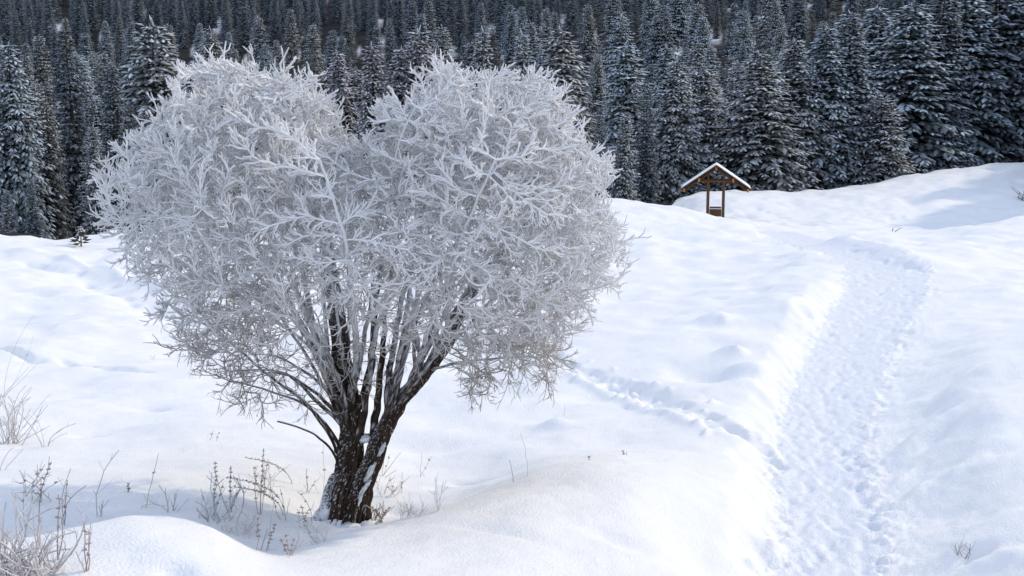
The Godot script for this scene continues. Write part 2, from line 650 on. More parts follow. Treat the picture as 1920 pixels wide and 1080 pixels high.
func press_tracks() -> void:
	rng.seed = 77
	# deep footprints that lead from behind the frosted tree to the path
	var l1 := polyline([[960, 630], [1040, 672], [1120, 705], [1200, 735], [1290, 770], [1370, 802], [1425, 835], [1452, 862]], 0.3)
	var side := 1.0
	for i in l1.size() - 1:
		var a: Vector3 = l1[i]
		var b: Vector3 = l1[i + 1]
		var dir := atan2(b.z - a.z, b.x - a.x)
		var off := Vector3(-(b.z - a.z), 0, b.x - a.x).normalized() * 0.13 * side
		side = -side
		stamp(a.x + off.x, a.z + off.z, 0.2, 0.1, dir, -0.09 * rng.randf_range(0.6, 1.4), 3.0)
		for k in 4:
			stamp(a.x + rng.randf_range(-0.4, 0.4), a.z + rng.randf_range(-0.32, 0.32), rng.randf_range(0.06, 0.14), rng.randf_range(0.05, 0.1), rng.randf() * 3.0, rng.randf_range(0.02, 0.07))
		stamp(a.x, a.z, 0.34, 0.2, dir, -0.06)
		stamp(a.x - off.x * side * 2.6, a.z - off.z * side * 2.6, 0.3, 0.12, dir, 0.035)
	for q in [[1405, 822], [1418, 832], [1430, 845], [1438, 858], [1447, 872]]:
		stamp_px(q[0], q[1], 0.22, 0.13, 0.5, -0.07, 2.4)
		stamp_px(q[0] + 14, q[1] - 5, 0.09, 0.07, 0.5, 0.05)
	# sledge track across the left field
	var l2 := polyline([[-60, 470], [60, 490], [150, 515], [240, 552], [330, 590], [420, 612]], 0.3)
	for i in l2.size() - 1:
		var a: Vector3 = l2[i]
		var b: Vector3 = l2[i + 1]
		var dir := atan2(b.z - a.z, b.x - a.x)
		stamp(a.x, a.z, 0.7, 0.75, dir, -0.055)
		var off := Vector3(-(b.z - a.z), 0, b.x - a.x).normalized()
		stamp(a.x - off.x * 0.95, a.z - off.z * 0.95, 0.5, 0.22, dir, 0.05)
		if i % 3 == 0:
			stamp(a.x + off.x * rng.randf_range(-0.5, 0.6), a.z + off.z * rng.randf_range(-0.5, 0.6), 0.35, 0.2, dir, -0.10, 3.0)
	# a line of paw prints
	var l3 := polyline([[-20, 655], [60, 672], [130, 682], [200, 690], [270, 697], [330, 702], [390, 712]], 0.38)
	for i in l3.size() - 1:
		var a: Vector3 = l3[i]
		var b: Vector3 = l3[i + 1]
		var dir := atan2(b.z - a.z, b.x - a.x)
		stamp(a.x, a.z, 0.28, 0.12, dir, -0.07 if i > 6 else -0.11, 3.0)
	# traces on the knoll and on the right bank
	for l in [[[1190, 400], [1300, 424], [1400, 452], [1470, 486]], [[1240, 566], [1330, 560], [1440, 568]], [[1430, 540], [1500, 575], [1530, 600]]]:
		for a in polyline(l, 0.8):
			stamp(a.x + rng.randf_range(-0.2, 0.2), a.z + rng.randf_range(-0.2, 0.2), rng.randf_range(0.15, 0.35), rng.randf_range(0.1, 0.16), rng.randf_range(-0.4, 0.4), -0.06, 3.0)
	# paddled snow beside the shelter and on the slope behind
	for k in 90:
		var px := rng.randf_range(1370, 1720)
		var p := hit(px, rng.randf_range(392, 426))
		stamp(p.x, p.z, rng.randf_range(0.2, 0.5), rng.randf_range(0.15, 0.3), rng.randf() * 3.0, rng.randf_range(-0.1, 0.07))
	for k in 40:
		var p := hit(rng.randf_range(1450, 1720), rng.randf_range(340, 400))
		stamp(p.x, p.z, rng.randf_range(0.4, 0.9), rng.randf_range(0.2, 0.4), -0.3, rng.randf_range(-0.08, 0.06))
	# single lumps and hollows: pixel x, y, radii, turn, height
	for q in [[1345, 600, 0.42, 0.36, 0.0, 0.15], [1358, 598, 0.14, 0.12, 0.0, 0.06], [1372, 662, 0.3, 0.26, 0.0, 0.13], [1385, 655, 0.12, 0.12, 0.0, 0.07], [1325, 698, 0.85, 0.65, 0.3, -0.22], [1395, 690, 0.5, 0.25, 0.3, 0.07], [1040, 800, 0.26, 0.2, 0.2, 0.1], [286, 768, 0.28, 0.2, 0.1, -0.1], [165, 806, 0.22, 0.16, 0, -0.07],
			[1225, 500, 0.5, 1.0, 0.0, 0.12], [880, 905, 0.3, 0.12, 0.2, -0.1], [760, 960, 0.25, 0.12, 0.2, -0.07], [830, 915, 0.16, 0.12, 0.0, -0.08], [645, 978, 0.34, 0.3, 0.0, -0.06], [600, 992, 0.22, 0.2, 0.0, 0.07],
			[790, 752, 1.3, 0.6, -0.25, -0.16], [930, 765, 1.5, 0.6, -0.2, 0.13], [850, 830, 1.2, 0.35, -0.2, -0.1], [200, 800, 1.6, 0.9, 0.0, -0.1], [420, 800, 1.4, 0.8, 0.2, 0.09], [1250, 640, 1.2, 0.8, 0.2, 0.12], [1180, 800, 1.2, 0.5, -0.3, 0.1], [1100, 745, 0.8, 0.5, -0.3, -0.08], [1130, 1000, 0.5, 0.2, 0.3, -0.04], [930, 990, 0.6, 0.15, 0.4, -0.05], [1440, 750, 0.3, 0.25, 0.0, 0.08], [1400, 720, 0.5, 0.2, -0.4, 0.09],
			[1440, 1050, 0.16, 0.12, 0, -0.09], [1420, 1025, 0.1, 0.1, 0, -0.07], [1450, 1020, 0.12, 0.08, 0, 0.05], [1410, 1060, 0.1, 0.1, 0, 0.05],
			[1790, 790, 0.9, 0.3, -0.35, 0.13], [1700, 850, 0.5, 0.25, -0.6, 0.1], [1860, 850, 0.4, 0.2, 0, -0.05], [1720, 930, 0.4, 0.14, -0.7, 0.08], [1690, 905, 0.3, 0.1, -0.7, 0.06], [1790, 1050, 0.35, 0.22, -0.4, 0.08], [1830, 1045, 0.2, 0.1, -0.2, -0.1], [1860, 1060, 0.5, 0.2, 0.2, 0.08],
			[1830, 800, 1.3, 0.7, -0.3, 0.16], [1740, 830, 0.6, 0.2, -0.5, -0.07], [1850, 700, 1.2, 0.5, -0.3, 0.12], [1780, 900, 0.9, 0.25, -0.5, 0.08], [1850, 1000, 0.8, 0.4, -0.2, 0.08], [1760, 690, 0.8, 0.3, -0.5, -0.06], [1730, 620, 0.7, 0.3, -0.5, 0.1], [1760, 560, 0.8, 0.3, -0.2, 0.09], [1870, 600, 0.6, 0.3, 0.3, -0.06], [1690, 770, 0.4, 0.2, -0.7, 0.09], [330, 1075, 0.16, 0.1, 0.4, -0.06], [310, 1040, 0.35, 0.25, 0.0, 0.05]]:
		stamp_px(q[0], q[1], q[2], q[3], q[4], q[5])
	# the far bank that closes the path at its bend
	for a in polyline([[1585, 462], [1640, 472], [1700, 490], [1750, 508]], 0.35):
		stamp(a.x, a.z - 0.3, 0.9, 0.5, 0.0, 0.14)
	for k in 60:
		var f := rng.randf()
		var a := hit(lerpf(1585, 1765, f) + rng.randf_range(-10, 10), lerpf(462, 515, f) + rng.randf_range(-5, 10))
		stamp(a.x, a.z, rng.randf_range(0.08, 0.25), rng.randf_range(0.07, 0.18), rng.randf() * 3.0, rng.randf_range(-0.06, 0.05))
	# broken crust along the right edge of the path
	for k in 110:
		var f := rng.randf()
		var py := lerpf(1075, 530, f)
		var px := 1650.0
		if py > 800:
			px = lerpf(1608, 1662, (py - 800) / 275.0)
		else:
			px = lerpf(1735, 1612, (py - 530) / 270.0)
		var a := hit(px + rng.randf_range(-14, 22), py)
		stamp(a.x, a.z, rng.randf_range(0.06, 0.2), rng.randf_range(0.04, 0.1), rng.randf_range(0.4, 1.4), rng.randf_range(-0.05, 0.035), 2.2)

func commit_terrain() -> void:
	var nv := na * nr
	var pos := PackedVector3Array()
	pos.resize(nv)
	for k in nr:
		for i in na:
			pos[k * na + i] = Vector3(sin(ang[i]) * rad[k], hgt[k * na + i], -cos(ang[i]) * rad[k])
	var nor := PackedVector3Array()
	nor.resize(nv)
	for k in nr:
		var ka := maxi(k - 1, 0) * na
		var kb := mini(k + 1, nr - 1) * na
		for i in na:
			var du := pos[k * na + mini(i + 1, na - 1)] - pos[k * na + maxi(i - 1, 0)]
			var dv := pos[kb + i] - pos[ka + i]
			nor[k * na + i] = du.cross(dv).normalized()
	var tris := [PackedInt32Array(), PackedInt32Array(), PackedInt32Array()]
	for k in nr - 1:
		for i in na - 1:
			var a := k * na + i
			var b := a + 1
			var d := a + na
			var e := d + 1
			var w := cls[a] if cls[a] == cls[e] else 0
			if cls[a] == 2:
				w = 2
			var tl: PackedInt32Array = tris[w]
			# seen from above, clockwise
			tl.append(a); tl.append(d); tl.append(e)
			tl.append(a); tl.append(e); tl.append(b)
			tris[w] = tl
	var floor_shade := FastNoiseLite.new()  # breaks the painted canopy shade with patches of snow
	floor_shade.seed = 41
	floor_shade.frequency = 0.16
	floor_shade.fractal_octaves = 4
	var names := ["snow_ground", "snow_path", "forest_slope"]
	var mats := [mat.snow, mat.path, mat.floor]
	for w in 3:
		var remap := PackedInt32Array()
		remap.resize(nv)
		remap.fill(-1)
		var m := MB.new()
		var src: PackedInt32Array = tris[w]
		for q in src:
			if remap[q] < 0:
				remap[q] = m.v.size()
				m.v.append(pos[q])
				m.n.append(nor[q])
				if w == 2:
					var f := smooth(0.32, 0.45, floor_shade.get_noise_2d(pos[q].x, pos[q].z))
					m.c.append(Color(0.016, 0.017, 0.019).lerp(Color(0.7, 0.72, 0.76), f))  # near-black paints the canopy shade into the floor, pale is snow
			m.t.append(remap[q])
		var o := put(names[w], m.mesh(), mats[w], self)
		o.set_meta("kind", "structure")

# ------------------------------------------------------------------ spruces
func spruce(h: float, wide: float, sd: int, droop: float, frost: float, dense: float, coarse: float) -> Node3D:
	var r := RandomNumberGenerator.new()
	r.seed = sd
	var root := Node3D.new()
	var m := MB.new()
	m.tube(PackedVector3Array([Vector3(0, -0.6, 0), Vector3(0.03, h * 0.3, 0.02), Vector3(-0.02, h * 0.7, 0), Vector3(0, h * 0.985, 0)]), PackedFloat32Array([h * 0.016, h * 0.012, h * 0.006, 0.015]), 6, Color(1, 1, 1), Color(1, 1, 1), 0, 0)
	put("trunk", m.mesh(), mat.trunk, root)
	var k := MB.new()
	var y := h * 0.035
	while y < h * 0.985:
		var f := y / h
		var reach := wide * pow(1.0 - f, 0.68) * (0.65 + 0.35 * smooth(0.0, 0.16, f)) + 0.10
		var cnt := int(lerpf(10.0, 5.0, f) * dense + 0.5)
		var a0 := r.randf() * TAU
		for b in cnt:
			var az := a0 + TAU * (b + r.randf_range(-0.35, 0.35)) / cnt
			var l := reach * r.randf_range(0.62, 1.12)
			var out := Vector3(cos(az), 0, sin(az))
			var sideways := Vector3(-sin(az), 0, cos(az))
			var lean := lerpf(-0.25, 0.75, pow(f, 1.6)) + r.randf_range(-0.1, 0.1)
			var dr := droop * r.randf_range(0.7, 1.2) * (1.0 - f * 0.55)
			var gap := (0.19 + l * 0.03) * coarse
			var s := maxf(0.16, l * 0.22)
			var fb := clampf(frost * r.randf_range(0.55, 1.25), 0.0, 1.0)
			while s <= l:
				var t := s / l
				var p := Vector3(0, y, 0) + out * s + Vector3.UP * (lean * s * (1.0 - t * 0.4) - dr * l * t * t * 0.55)
				var grow := Vector3.UP * (lean * 0.6 - dr * t * 1.0)
				var ln := (0.24 + 0.24 * (l - s)) * r.randf_range(0.75, 1.25)
				ln = minf(ln, 0.62) * coarse
				for q in [-1.0, 1.0]:
					var dirv: Vector3 = (out * r.randf_range(0.5, 0.95) + sideways * q * r.randf_range(0.5, 0.95) + grow + Vector3.UP * r.randf_range(-0.75, 0.05)).normalized()
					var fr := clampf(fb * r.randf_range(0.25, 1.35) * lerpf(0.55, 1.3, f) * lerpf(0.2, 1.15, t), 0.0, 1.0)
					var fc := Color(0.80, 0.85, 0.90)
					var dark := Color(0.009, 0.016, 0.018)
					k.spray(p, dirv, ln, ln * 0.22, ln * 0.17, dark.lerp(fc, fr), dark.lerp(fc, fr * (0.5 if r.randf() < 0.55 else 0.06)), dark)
				s += gap * r.randf_range(0.8, 1.2)
			var tipdir := (out + Vector3.UP * (lean * 0.5 - dr * 0.8 + 0.15)).normalized()
			var tp := Vector3(0, y, 0) + out * l + Vector3.UP * (lean * l * 0.6 - dr * l * 0.55)
			k.spray(tp - tipdir * 0.1, tipdir, 0.36, 0.07, 0.06, Color(0.009, 0.016, 0.018).lerp(Color(0.6, 0.64, 0.7), fb), Color(0.03, 0.035, 0.04), Color(0.014, 0.018, 0.02))
		y += lerpf(0.33, 0.19, f) * coarse * r.randf_range(0.8, 1.2)
	for q in 5:
		k.spray(Vector3(0, h * (0.93 + 0.012 * q), 0), Vector3(r.randf_range(-0.25, 0.25), 1, r.randf_range(-0.25, 0.25)).normalized(), 0.5, 0.05, 0.05, Color(0.5, 0.54, 0.6) * frost, Color(0.2, 0.22, 0.25), Color(0.05, 0.05, 0.06))
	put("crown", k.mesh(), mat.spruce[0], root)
	return root

var spruces := []
var spruce_h := []

func place_spruce(p: Vector3, h: float, fat: float, kind: int, tint: int, label: String, group: String) -> Node3D:
	var src: Node3D = spruces[kind]
	var o: Node3D = src.duplicate()
	o.name = numbered("spruce_tree")
	add_child(o)
	o.position = p
	var s: float = h / spruce_h[kind]
	o.scale = Vector3(s * fat, s, s * fat)
	o.rotation = Vector3(rng.randf_range(-0.04, 0.04), rng.randf() * TAU, rng.randf_range(-0.04, 0.04))
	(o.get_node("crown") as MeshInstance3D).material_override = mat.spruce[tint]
	tag(o, label, "spruce tree", group)
	return o

const ORD := ["first", "second", "third", "fourth", "fifth", "sixth", "seventh", "eighth", "ninth", "tenth", "eleventh", "twelfth", "thirteenth", "fourteenth", "fifteenth", "sixteenth", "seventeenth", "eighteenth", "nineteenth", "twentieth", "twenty-first", "twenty-second", "twenty-third", "twenty-fourth", "twenty-fifth", "twenty-sixth", "twenty-seventh", "twenty-eighth", "twenty-ninth", "thirtieth", "thirty-first", "thirty-second", "thirty-third", "thirty-fourth", "thirty-fifth", "thirty-sixth"]

func build_forest() -> void:
	rng.seed = 2024
	#          height, half width, seed, droop, frost, density
	for q in [[13.0, 2.0, 1, 0.55, 1.0, 1.0, 1.25], [10.0, 2.3, 2, 0.65, 1.25, 1.05, 1.15], [14.0, 1.7, 3, 0.5, 0.6, 1.0, 1.1], [8.0, 2.0, 4, 0.5, 1.3, 1.0, 1.1], [12.0, 2.3, 5, 0.75, 1.1, 1.1, 1.25], [9.0, 1.5, 6, 0.45, 0.95, 1.0, 1.0], [12.0, 1.5, 7, 0.6, 0.4, 0.9, 1.1], [10.0, 2.0, 8, 0.6, 0.85, 1.0, 1.2]]:
		spruces.append(spruce(q[0], q[1], q[2], q[3], q[4], q[5], q[6]))
		spruce_h.append(q[0])
	# trees along the near edge: pixel x, depth, pixel y of the top, fatness, kind, tint, label
	var near := [
		[-60, 50, 60, 1.0, 0, 0, "dark tall spruce cut by the photo's left edge"],
		[22, 51, 78, 1.05, 4, 1, "tall blue-frosted spruce at the far left forest edge"],
		[88, 53, 150, 0.95, 6, 2, "brownish lightly frosted spruce between the two tall ones at far left"],
		[135, 57, 52, 0.9, 6, 3, "tallest dark slender spruce left of the frosted heart-shaped tree"],
		[12, 47, 352, 1.3, 5, 0, "short bushy spruce at the snow edge in the far left corner of the forest"],
		[58, 48, 330, 1.0, 5, 3, "small dark spruce at the left snow edge beside a short bushy one"],
		[172, 48.5, 232, 0.95, 5, 0, "small pointed frosted spruce standing just left of the heart-shaped tree"],
		[205, 60, 120, 1.0, 2, 3, "dark spruce with almost no frost behind the heart tree's left edge"],
		[275, 72, 40, 1.15, 3, 0, "spruce with bright frosted top above the heart tree's left shoulder"],
		[335, 76, 110, 1.0, 6, 2, "brown-tinted spruce right of the bright-topped one behind the left lobe"],
		[240, 66, 190, 1.0, 2, 3, "dark spruce below the bright-topped spruce, behind the left lobe"],
		[560, 70, 130, 1.0, 6, 2, "brownish spruce behind the top of the heart tree's left lobe"],
		[640, 72, 95, 1.0, 4, 4, "pinkish-grey spruce just left of the heart tree's notch"],
		[705, 68, 78, 1.1, 0, 4, "pale frosted spruce standing in the notch of the heart, left one"],
		[752, 70, 88, 1.1, 4, 4, "pale frosted spruce standing in the notch of the heart, middle one"],
		[800, 70, 52, 1.0, 1, 4, "tall pinkish spruce standing in the notch of the heart, right one"],
		[895, 66, 52, 0.8, 5, 0, "slim spruce with frosted tip above the heart tree's right lobe"],
		[985, 66, 60, 0.8, 5, 0, "small frosted spruce tip behind the right lobe's peak"],
		[1050, 66, 52, 1.25, 1, 2, "broad brownish spruce with drooping boughs behind the right lobe"],
		[1120, 60, 196, 0.9, 2, 0, "slender spruce rising at the heart tree's right shoulder"],
		[1165, 57, 210, 1.0, 5, 0, "spruce directly right of the heart tree's right shoulder"],
		[1215, 61, 150, 1.0, 2, 3, "dark spruce between the heart tree and the wooden shelter"],
		[1180, 84, 80, 1.2, 3, 1, "cone-shaped frosted spruce alone above the heart tree's right side"],
		[1268, 66, 112, 1.15, 4, 0, "frosted spruce behind the left eave of the wooden shelter"],
		[1325, 70, 118, 1.2, 1, 0, "broad frosted spruce right behind the wooden shelter's ridge"],
		[1375, 72, 112, 1.0, 0, 4, "spruce with white top behind the shelter's right eave"],
		[1428, 67.5, 96, 1.35, 1, 0, "broad bright frosted spruce standing at the snow edge right of the shelter"],
		[1490, 70, 70, 1.15, 4, 0, "frosted spruce next right of the broad bright one"],
		[1545, 71, 48, 1.15, 4, 1, "thick spruce in the right-hand wall of trees, its left end"],
		[1600, 72, 18, 1.2, 0, 1, "tall spruce with sunlit top in the right-hand wall of trees"],
		[1655, 71.5, 178, 1.4, 3, 0, "small light spruce with snowy boughs in front of the right-hand wall"],
		[1650, 78, 10, 1.15, 4, 1, "tall spruce rising behind the small light spruce"],
		[1712, 76, 2, 1.2, 1, 1, "tall dense spruce right of the small light spruce"],
		[1765, 78, -20, 1.2, 0, 3, "dark tall spruce above the right hill's crest"],
		[1820, 80, -30, 1.25, 4, 1, "blue dense spruce above the right hill's crest"],
		[1872, 82, -40, 1.2, 1, 3, "dark broad spruce near the photo's right edge"],
		[1925, 82, -60, 1.2, 0, 1, "tall blue spruce cut by the photo's right edge"],
		[1790, 77.5, 215, 1.4, 3, 1, "low spreading young spruce at the foot of the right forest wall"],
		[1985, 82, -60, 1.2, 4, 1, "tall spruce just outside the right side"]]
	for i in 12:
		var wd := 57.0 + i * 2.3
		var wx := 35.0 + (wd - 60.0) * 0.62 + rng.randf_range(-1.0, 1.0)
		near.append([960.0 + wx / wd * foc, wd, -70 - rng.randi() % 60, 1.0, [0, 1, 4, 7][i % 4], i % 2, "tall spruce beyond the photo's right edge, %s from the front" % ORD[i]])
	for q in near:
		var top := at(q[0], q[2], q[1])
		var g := ground(top.x, top.z)
		place_spruce(Vector3(top.x, g - 0.1, top.z), top.y - g, q[3] * (1.4 if q[0] > 1240 else 1.05), q[4], q[5], q[6], "spruces along the near forest edge")
	# ranks up the slope
	var ranks := [86.0, 95.0, 105.0, 116.0, 127.0, 139.0, 151.0, 164.0, 178.0]
	for k in ranks.size():
		var d: float = ranks[k]
		var gap := 4.9 * foc / d
		var px := -40.0 + gap * 0.5 * (k % 2)
		var n := 0
		while px < 1960.0:
			var q := px + rng.randf_range(-0.3, 0.3) * gap
			var dd := d + rng.randf_range(-3.5, 3.5)
			var p := at(q, 300, dd)
			var h := rng.randf_range(5.5, 11.0)
			var kind: int = [0, 1, 2, 4, 5, 6, 7, 7, 3][rng.randi() % 9]
			var tint: int = [0, 1, 3, 0, 1, 2 if q < 900 else 3][rng.randi() % 6]
			var look: String = ["tall", "short"][int(h < 8.2)] + " " + ["grey-frosted", "bluish", "brownish", "dark", "pale"][tint]
			place_spruce(Vector3(p.x, ground(p.x, p.z) - 0.2, p.z), h, rng.randf_range(1.0, 1.4), kind, tint, "%s spruce, %s from the left in the %s rank up the slope" % [look, ORD[n], ORD[k]], "spruces in ranks up the slope")
			n += 1
			px += gap
	# the far wood, which reads as one mass
	var xf := []
	var d := 194.0
	while d < 330.0:
		var x := -d * 0.62
		while x < d * 0.62:
			var q := Vector2(x + rng.randf_range(-1.8, 1.8), -d + rng.randf_range(-4, 4))
			var h := rng.randf_range(0.5, 0.85)
			xf.append(Transform3D(Basis(Vector3.UP, rng.randf() * TAU).scaled(Vector3(h, h, h) * Vector3(rng.randf_range(1.1, 1.4), 1, 1)), Vector3(q.x, ground(q.x, q.y) - 0.2, q.y)))
			x += 4.2
		d += 8.0
	var far := Node3D.new()
	far.name = "distant_spruce_forest"
	add_child(far)
	tag(far, "distant mass of dark frosted spruces filling the top of the slope", "forest")
	far.set_meta("kind", "stuff")
	for part in ["crown"]:
		var mm := MultiMesh.new()
		mm.transform_format = MultiMesh.TRANSFORM_3D
		mm.mesh = (spruces[2].get_node(part) as MeshInstance3D).mesh
		mm.instance_count = xf.size()
		for i in xf.size():
			mm.set_instance_transform(i, xf[i])
		var mi := MultiMeshInstance3D.new()
		mi.name = "spruces"
		mi.multimesh = mm
		mi.material_override = mat.spruce[1]
		mi.set_meta("kind", "stuff")
		far.add_child(mi)
	var spruce_tris := 0
	for s in spruces:
		spruce_tris += (s.get_node("crown") as MeshInstance3D).mesh.surface_get_array_index_len(0) / 3
	print("spruce triangles ", spruce_tris)
	for s in spruces:
		s.free()

# ------------------------------------------------------------------ the frosted tree
var sk_p := PackedVector3Array()
var sk_par := PackedInt32Array()
var sk_limb := PackedInt32Array()
var sk_r := PackedFloat32Array()
var limbs := []

func in_poly(poly: PackedVector2Array, p: Vector2) -> bool:
	return Geometry2D.is_point_in_polygon(p, poly)

func edge_dist(poly: PackedVector2Array, p: Vector2) -> float:
	var best := 1e9
	for i in poly.size():
		var q := Geometry2D.get_closest_point_to_segment(p, poly[i], poly[(i + 1) % poly.size()])
		best = minf(best, q.distance_to(p))
	return best

func build_heart_tree() -> void:
	rng.seed = 4711
	var base := at(640, 978, 10.5)
	base.y = ground(base.x, base.z)
	var outline := [[600, 830], [560, 800], [480, 778], [420, 760], [395, 725], [402, 690], [340, 662], [335, 620], [310, 590], [290, 545], [240, 512], [240, 450], [208, 405], [204, 350], [216, 300], [254, 250], [276, 200], [300, 152], [350, 118], [400, 102], [500, 92], [570, 110], [625, 150], [650, 180], [676, 246], [708, 246], [718, 190], [760, 146], [830, 106], [895, 92], [960, 120], [1030, 150], [1090, 200], [1132, 245], [1150, 300], [1165, 350], [1190, 400], [1196, 450], [1190, 510], [1150, 560], [1130, 610], [1080, 640], [1050, 680], [1040, 722], [960, 726], [860, 742], [830, 690], [780, 690], [740, 740], [700, 770], [640, 800]]
	var poly := PackedVector2Array()
	for q in outline:
		var w := on_plane(q[0], q[1], base.z) - base
		poly.append(Vector2(w.x, w.y))
	var loc := func(px: float, py: float, z: float) -> Vector3:
		var w := on_plane(px, py, base.z + z) - base
		return Vector3(w.x, w.y, z)
	# limbs: parent limb, pixel points with depth, first and last radius
	limbs = [
		{"par": -1, "pts": [[622, 1000, 0], [636, 940, 0.02], [652, 880, 0.0], [660, 820, 0], [656, 770, -0.02], [644, 700, -0.05], [632, 600, -0.1], [616, 490, -0.1], [592, 370, 0.0], [562, 255, 0.1], [530, 150, 0.15]], "r": [0.155, 0.014]},
		{"par": -1, "pts": [[660, 995, 0.05], [676, 925, 0.07], [698, 865, 0.07], [719, 812, 0.05], [752, 750, 0.02], [792, 705, 0.0], [832, 655, 0.0], [862, 590, 0.0], [905, 520, -0.05], [960, 455, -0.1], [1015, 390, -0.1], [1050, 320, -0.1]], "r": [0.112, 0.014]},
		{"par": 0, "pts": [[650, 800, 0.0], [684, 735, 0.05], [698, 660, 0.08], [706, 560, 0.1], [722, 450, 0.1], [745, 335, 0.1], [765, 230, 0.1]], "r": [0.052, 0.011]},
		{"par": 0, "pts": [[646, 790, 0.0], [604, 690, 0.1], [560, 600, 0.15], [510, 505, 0.2], [450, 420, 0.3], [380, 345, 0.3], [305, 280, 0.3]], "r": [0.041, 0.010]},
		{"par": 0, "pts": [[650, 760, 0.0], [612, 660, -0.3], [560, 550, -0.6], [500, 430, -0.8], [440, 300, -0.9], [400, 190, -0.9]], "r": [0.027, 0.009]},
		{"par": 1, "pts": [[735, 780, 0.03], [752, 700, 0.1], [776, 600, 0.15], [802, 480, 0.2], [838, 350, 0.25], [872, 220, 0.25], [884, 140, 0.2]], "r": [0.027, 0.009]},
		{"par": 1, "pts": [[845, 635, 0.0], [905, 596, 0.15], [985, 556, 0.25], [1075, 510, 0.3], [1150, 470, 0.3]], "r": [0.027, 0.009]},
		{"par": 0, "pts": [[652, 770, 0.0], [668, 660, 0.45], [660, 540, 0.95], [640, 420, 1.3], [600, 300, 1.4]], "r": [0.033, 0.009]},
		{"par": 1, "pts": [[760, 742, 0.02], [800, 630, 0.4], [840, 520, 0.8], [880, 410, 1.1], [930, 300, 1.2]], "r": [0.033, 0.009]},
		{"par": 0, "pts": [[652, 770, 0.0], [680, 650, -0.5], [700, 520, -1.0], [690, 380, -1.3], [660, 270, -1.3]], "r": [0.033, 0.009]},
		{"par": 1, "pts": [[790, 708, 0.0], [850, 590, -0.4], [920, 470, -0.8], [980, 340, -1.1], [1000, 230, -1.1]], "r": [0.031, 0.009]},
		{"par": 0, "pts": [[634, 850, 0.03], [600, 790, 0.15], [560, 745, 0.25], [500, 700, 0.35], [430, 640, 0.4], [350, 560, 0.4]], "r": [0.018, 0.007]},
		{"par": 0, "pts": [[636, 870, 0.03], [612, 832, 0.12], [572, 806, 0.2], [520, 790, 0.25]], "r": [0.015, 0.007]},
		{"par": 3, "pts": [[560, 600, 0.15], [480, 560, 0.3], [380, 500, 0.4], [290, 430, 0.4], [220, 380, 0.35]], "r": [0.021, 0.009]},
		{"par": 5, "pts": [[800, 490, 0.2], [740, 400, 0.6], [740, 300, 0.8], [780, 200, 0.8]], "r": [0.016, 0.008]},
		{"par": 0, "pts": [[652, 800, 0.0], [662, 720, 0.12], [668, 640, 0.2], [654, 540, 0.3], [690, 430, 0.35], [700, 330, 0.3]], "r": [0.041, 0.010]},
		{"par": 0, "pts": [[650, 810, 0.0], [622, 730, -0.1], [592, 640, -0.15], [570, 520, -0.2], [530, 400, -0.2], [470, 280, -0.2], [430, 180, -0.2]], "r": [0.044, 0.010]},
		{"par": 1, "pts": [[728, 795, 0.05], [728, 720, 0.0], [740, 640, -0.1], [758, 540, -0.2], [790, 420, -0.3], [810, 300, -0.3]], "r": [0.041, 0.010]},
		{"par": 1, "pts": [[698, 866, 0.05], [700, 812, 0.03], [708, 750, 0.0], [716, 660, -0.1], [728, 550, -0.2], [750, 430, -0.3]], "r": [0.05, 0.009]},
		{"par": 0, "pts": [[660, 850, 0.03], [678, 800, 0.08], [688, 740, 0.1], [700, 650, 0.2], [726, 560, 0.3], [770, 470, 0.5]], "r": [0.042, 0.008]},
		{"par": 1, "pts": [[716, 820, 0.05], [730, 760, 0.1], [744, 690, 0.2], [770, 600, 0.35], [820, 520, 0.5]], "r": [0.036, 0.008]},
		{"par": 0, "pts": [[655, 800, 0.0], [630, 740, 0.05], [616, 670, 0.1], [610, 580, 0.2], [590, 480, 0.3]], "r": [0.04, 0.008]},
		{"par": 0, "pts": [[644, 850, 0.03], [614, 800, 0.1], [570, 758, 0.2], [510, 735, 0.3], [440, 715, 0.35]], "r": [0.022, 0.007]},
		{"par": 1, "pts": [[800, 696, 0.0], [860, 680, 0.2], [930, 672, 0.35], [1000, 668, 0.4]], "r": [0.016, 0.007]},
	]
	# points the twigs grow to
	var att := PackedVector3Array()
	var tries := 0
	var rag := FastNoiseLite.new()
	rag.seed = 61
	rag.frequency = 1.2
	while att.size() < 9000 and tries < 90000:
		tries += 1
		var p := Vector2(rng.randf_range(-2.6, 3.0), rng.randf_range(0.6, 4.6))
		if not in_poly(poly, p):
			continue
		if edge_dist(poly, p) < 0.14 + 0.4 * rag.get_noise_2d(p.x, p.y):
			continue
		if p.y < 2.5 and absf(p.x - 0.25) < 0.9 and rng.randf() < (0.75 if p.y < 2.0 else 0.5):
			continue
		if rng.randf() > lerpf(0.55 if absf(p.x - 0.2) < 0.9 else 0.85, 1.0, smooth(1.3, 2.9, p.y)):
			continue
		var e := edge_dist(poly, p)
		var q := 1.0 - minf(e / 1.25, 1.0)
		var hd := 1.35 * sqrt(1.0 - q * q) * lerpf(0.75, 1.0, smooth(0.8, 2.2, p.y))
		var z := rng.randf_range(-hd, hd)
		if rng.randf() < 0.3:
			z = hd * (1.0 if rng.randf() < 0.6 else -1.0) * rng.randf_range(0.75, 1.0)
		att.append(Vector3(p.x, p.y, z))
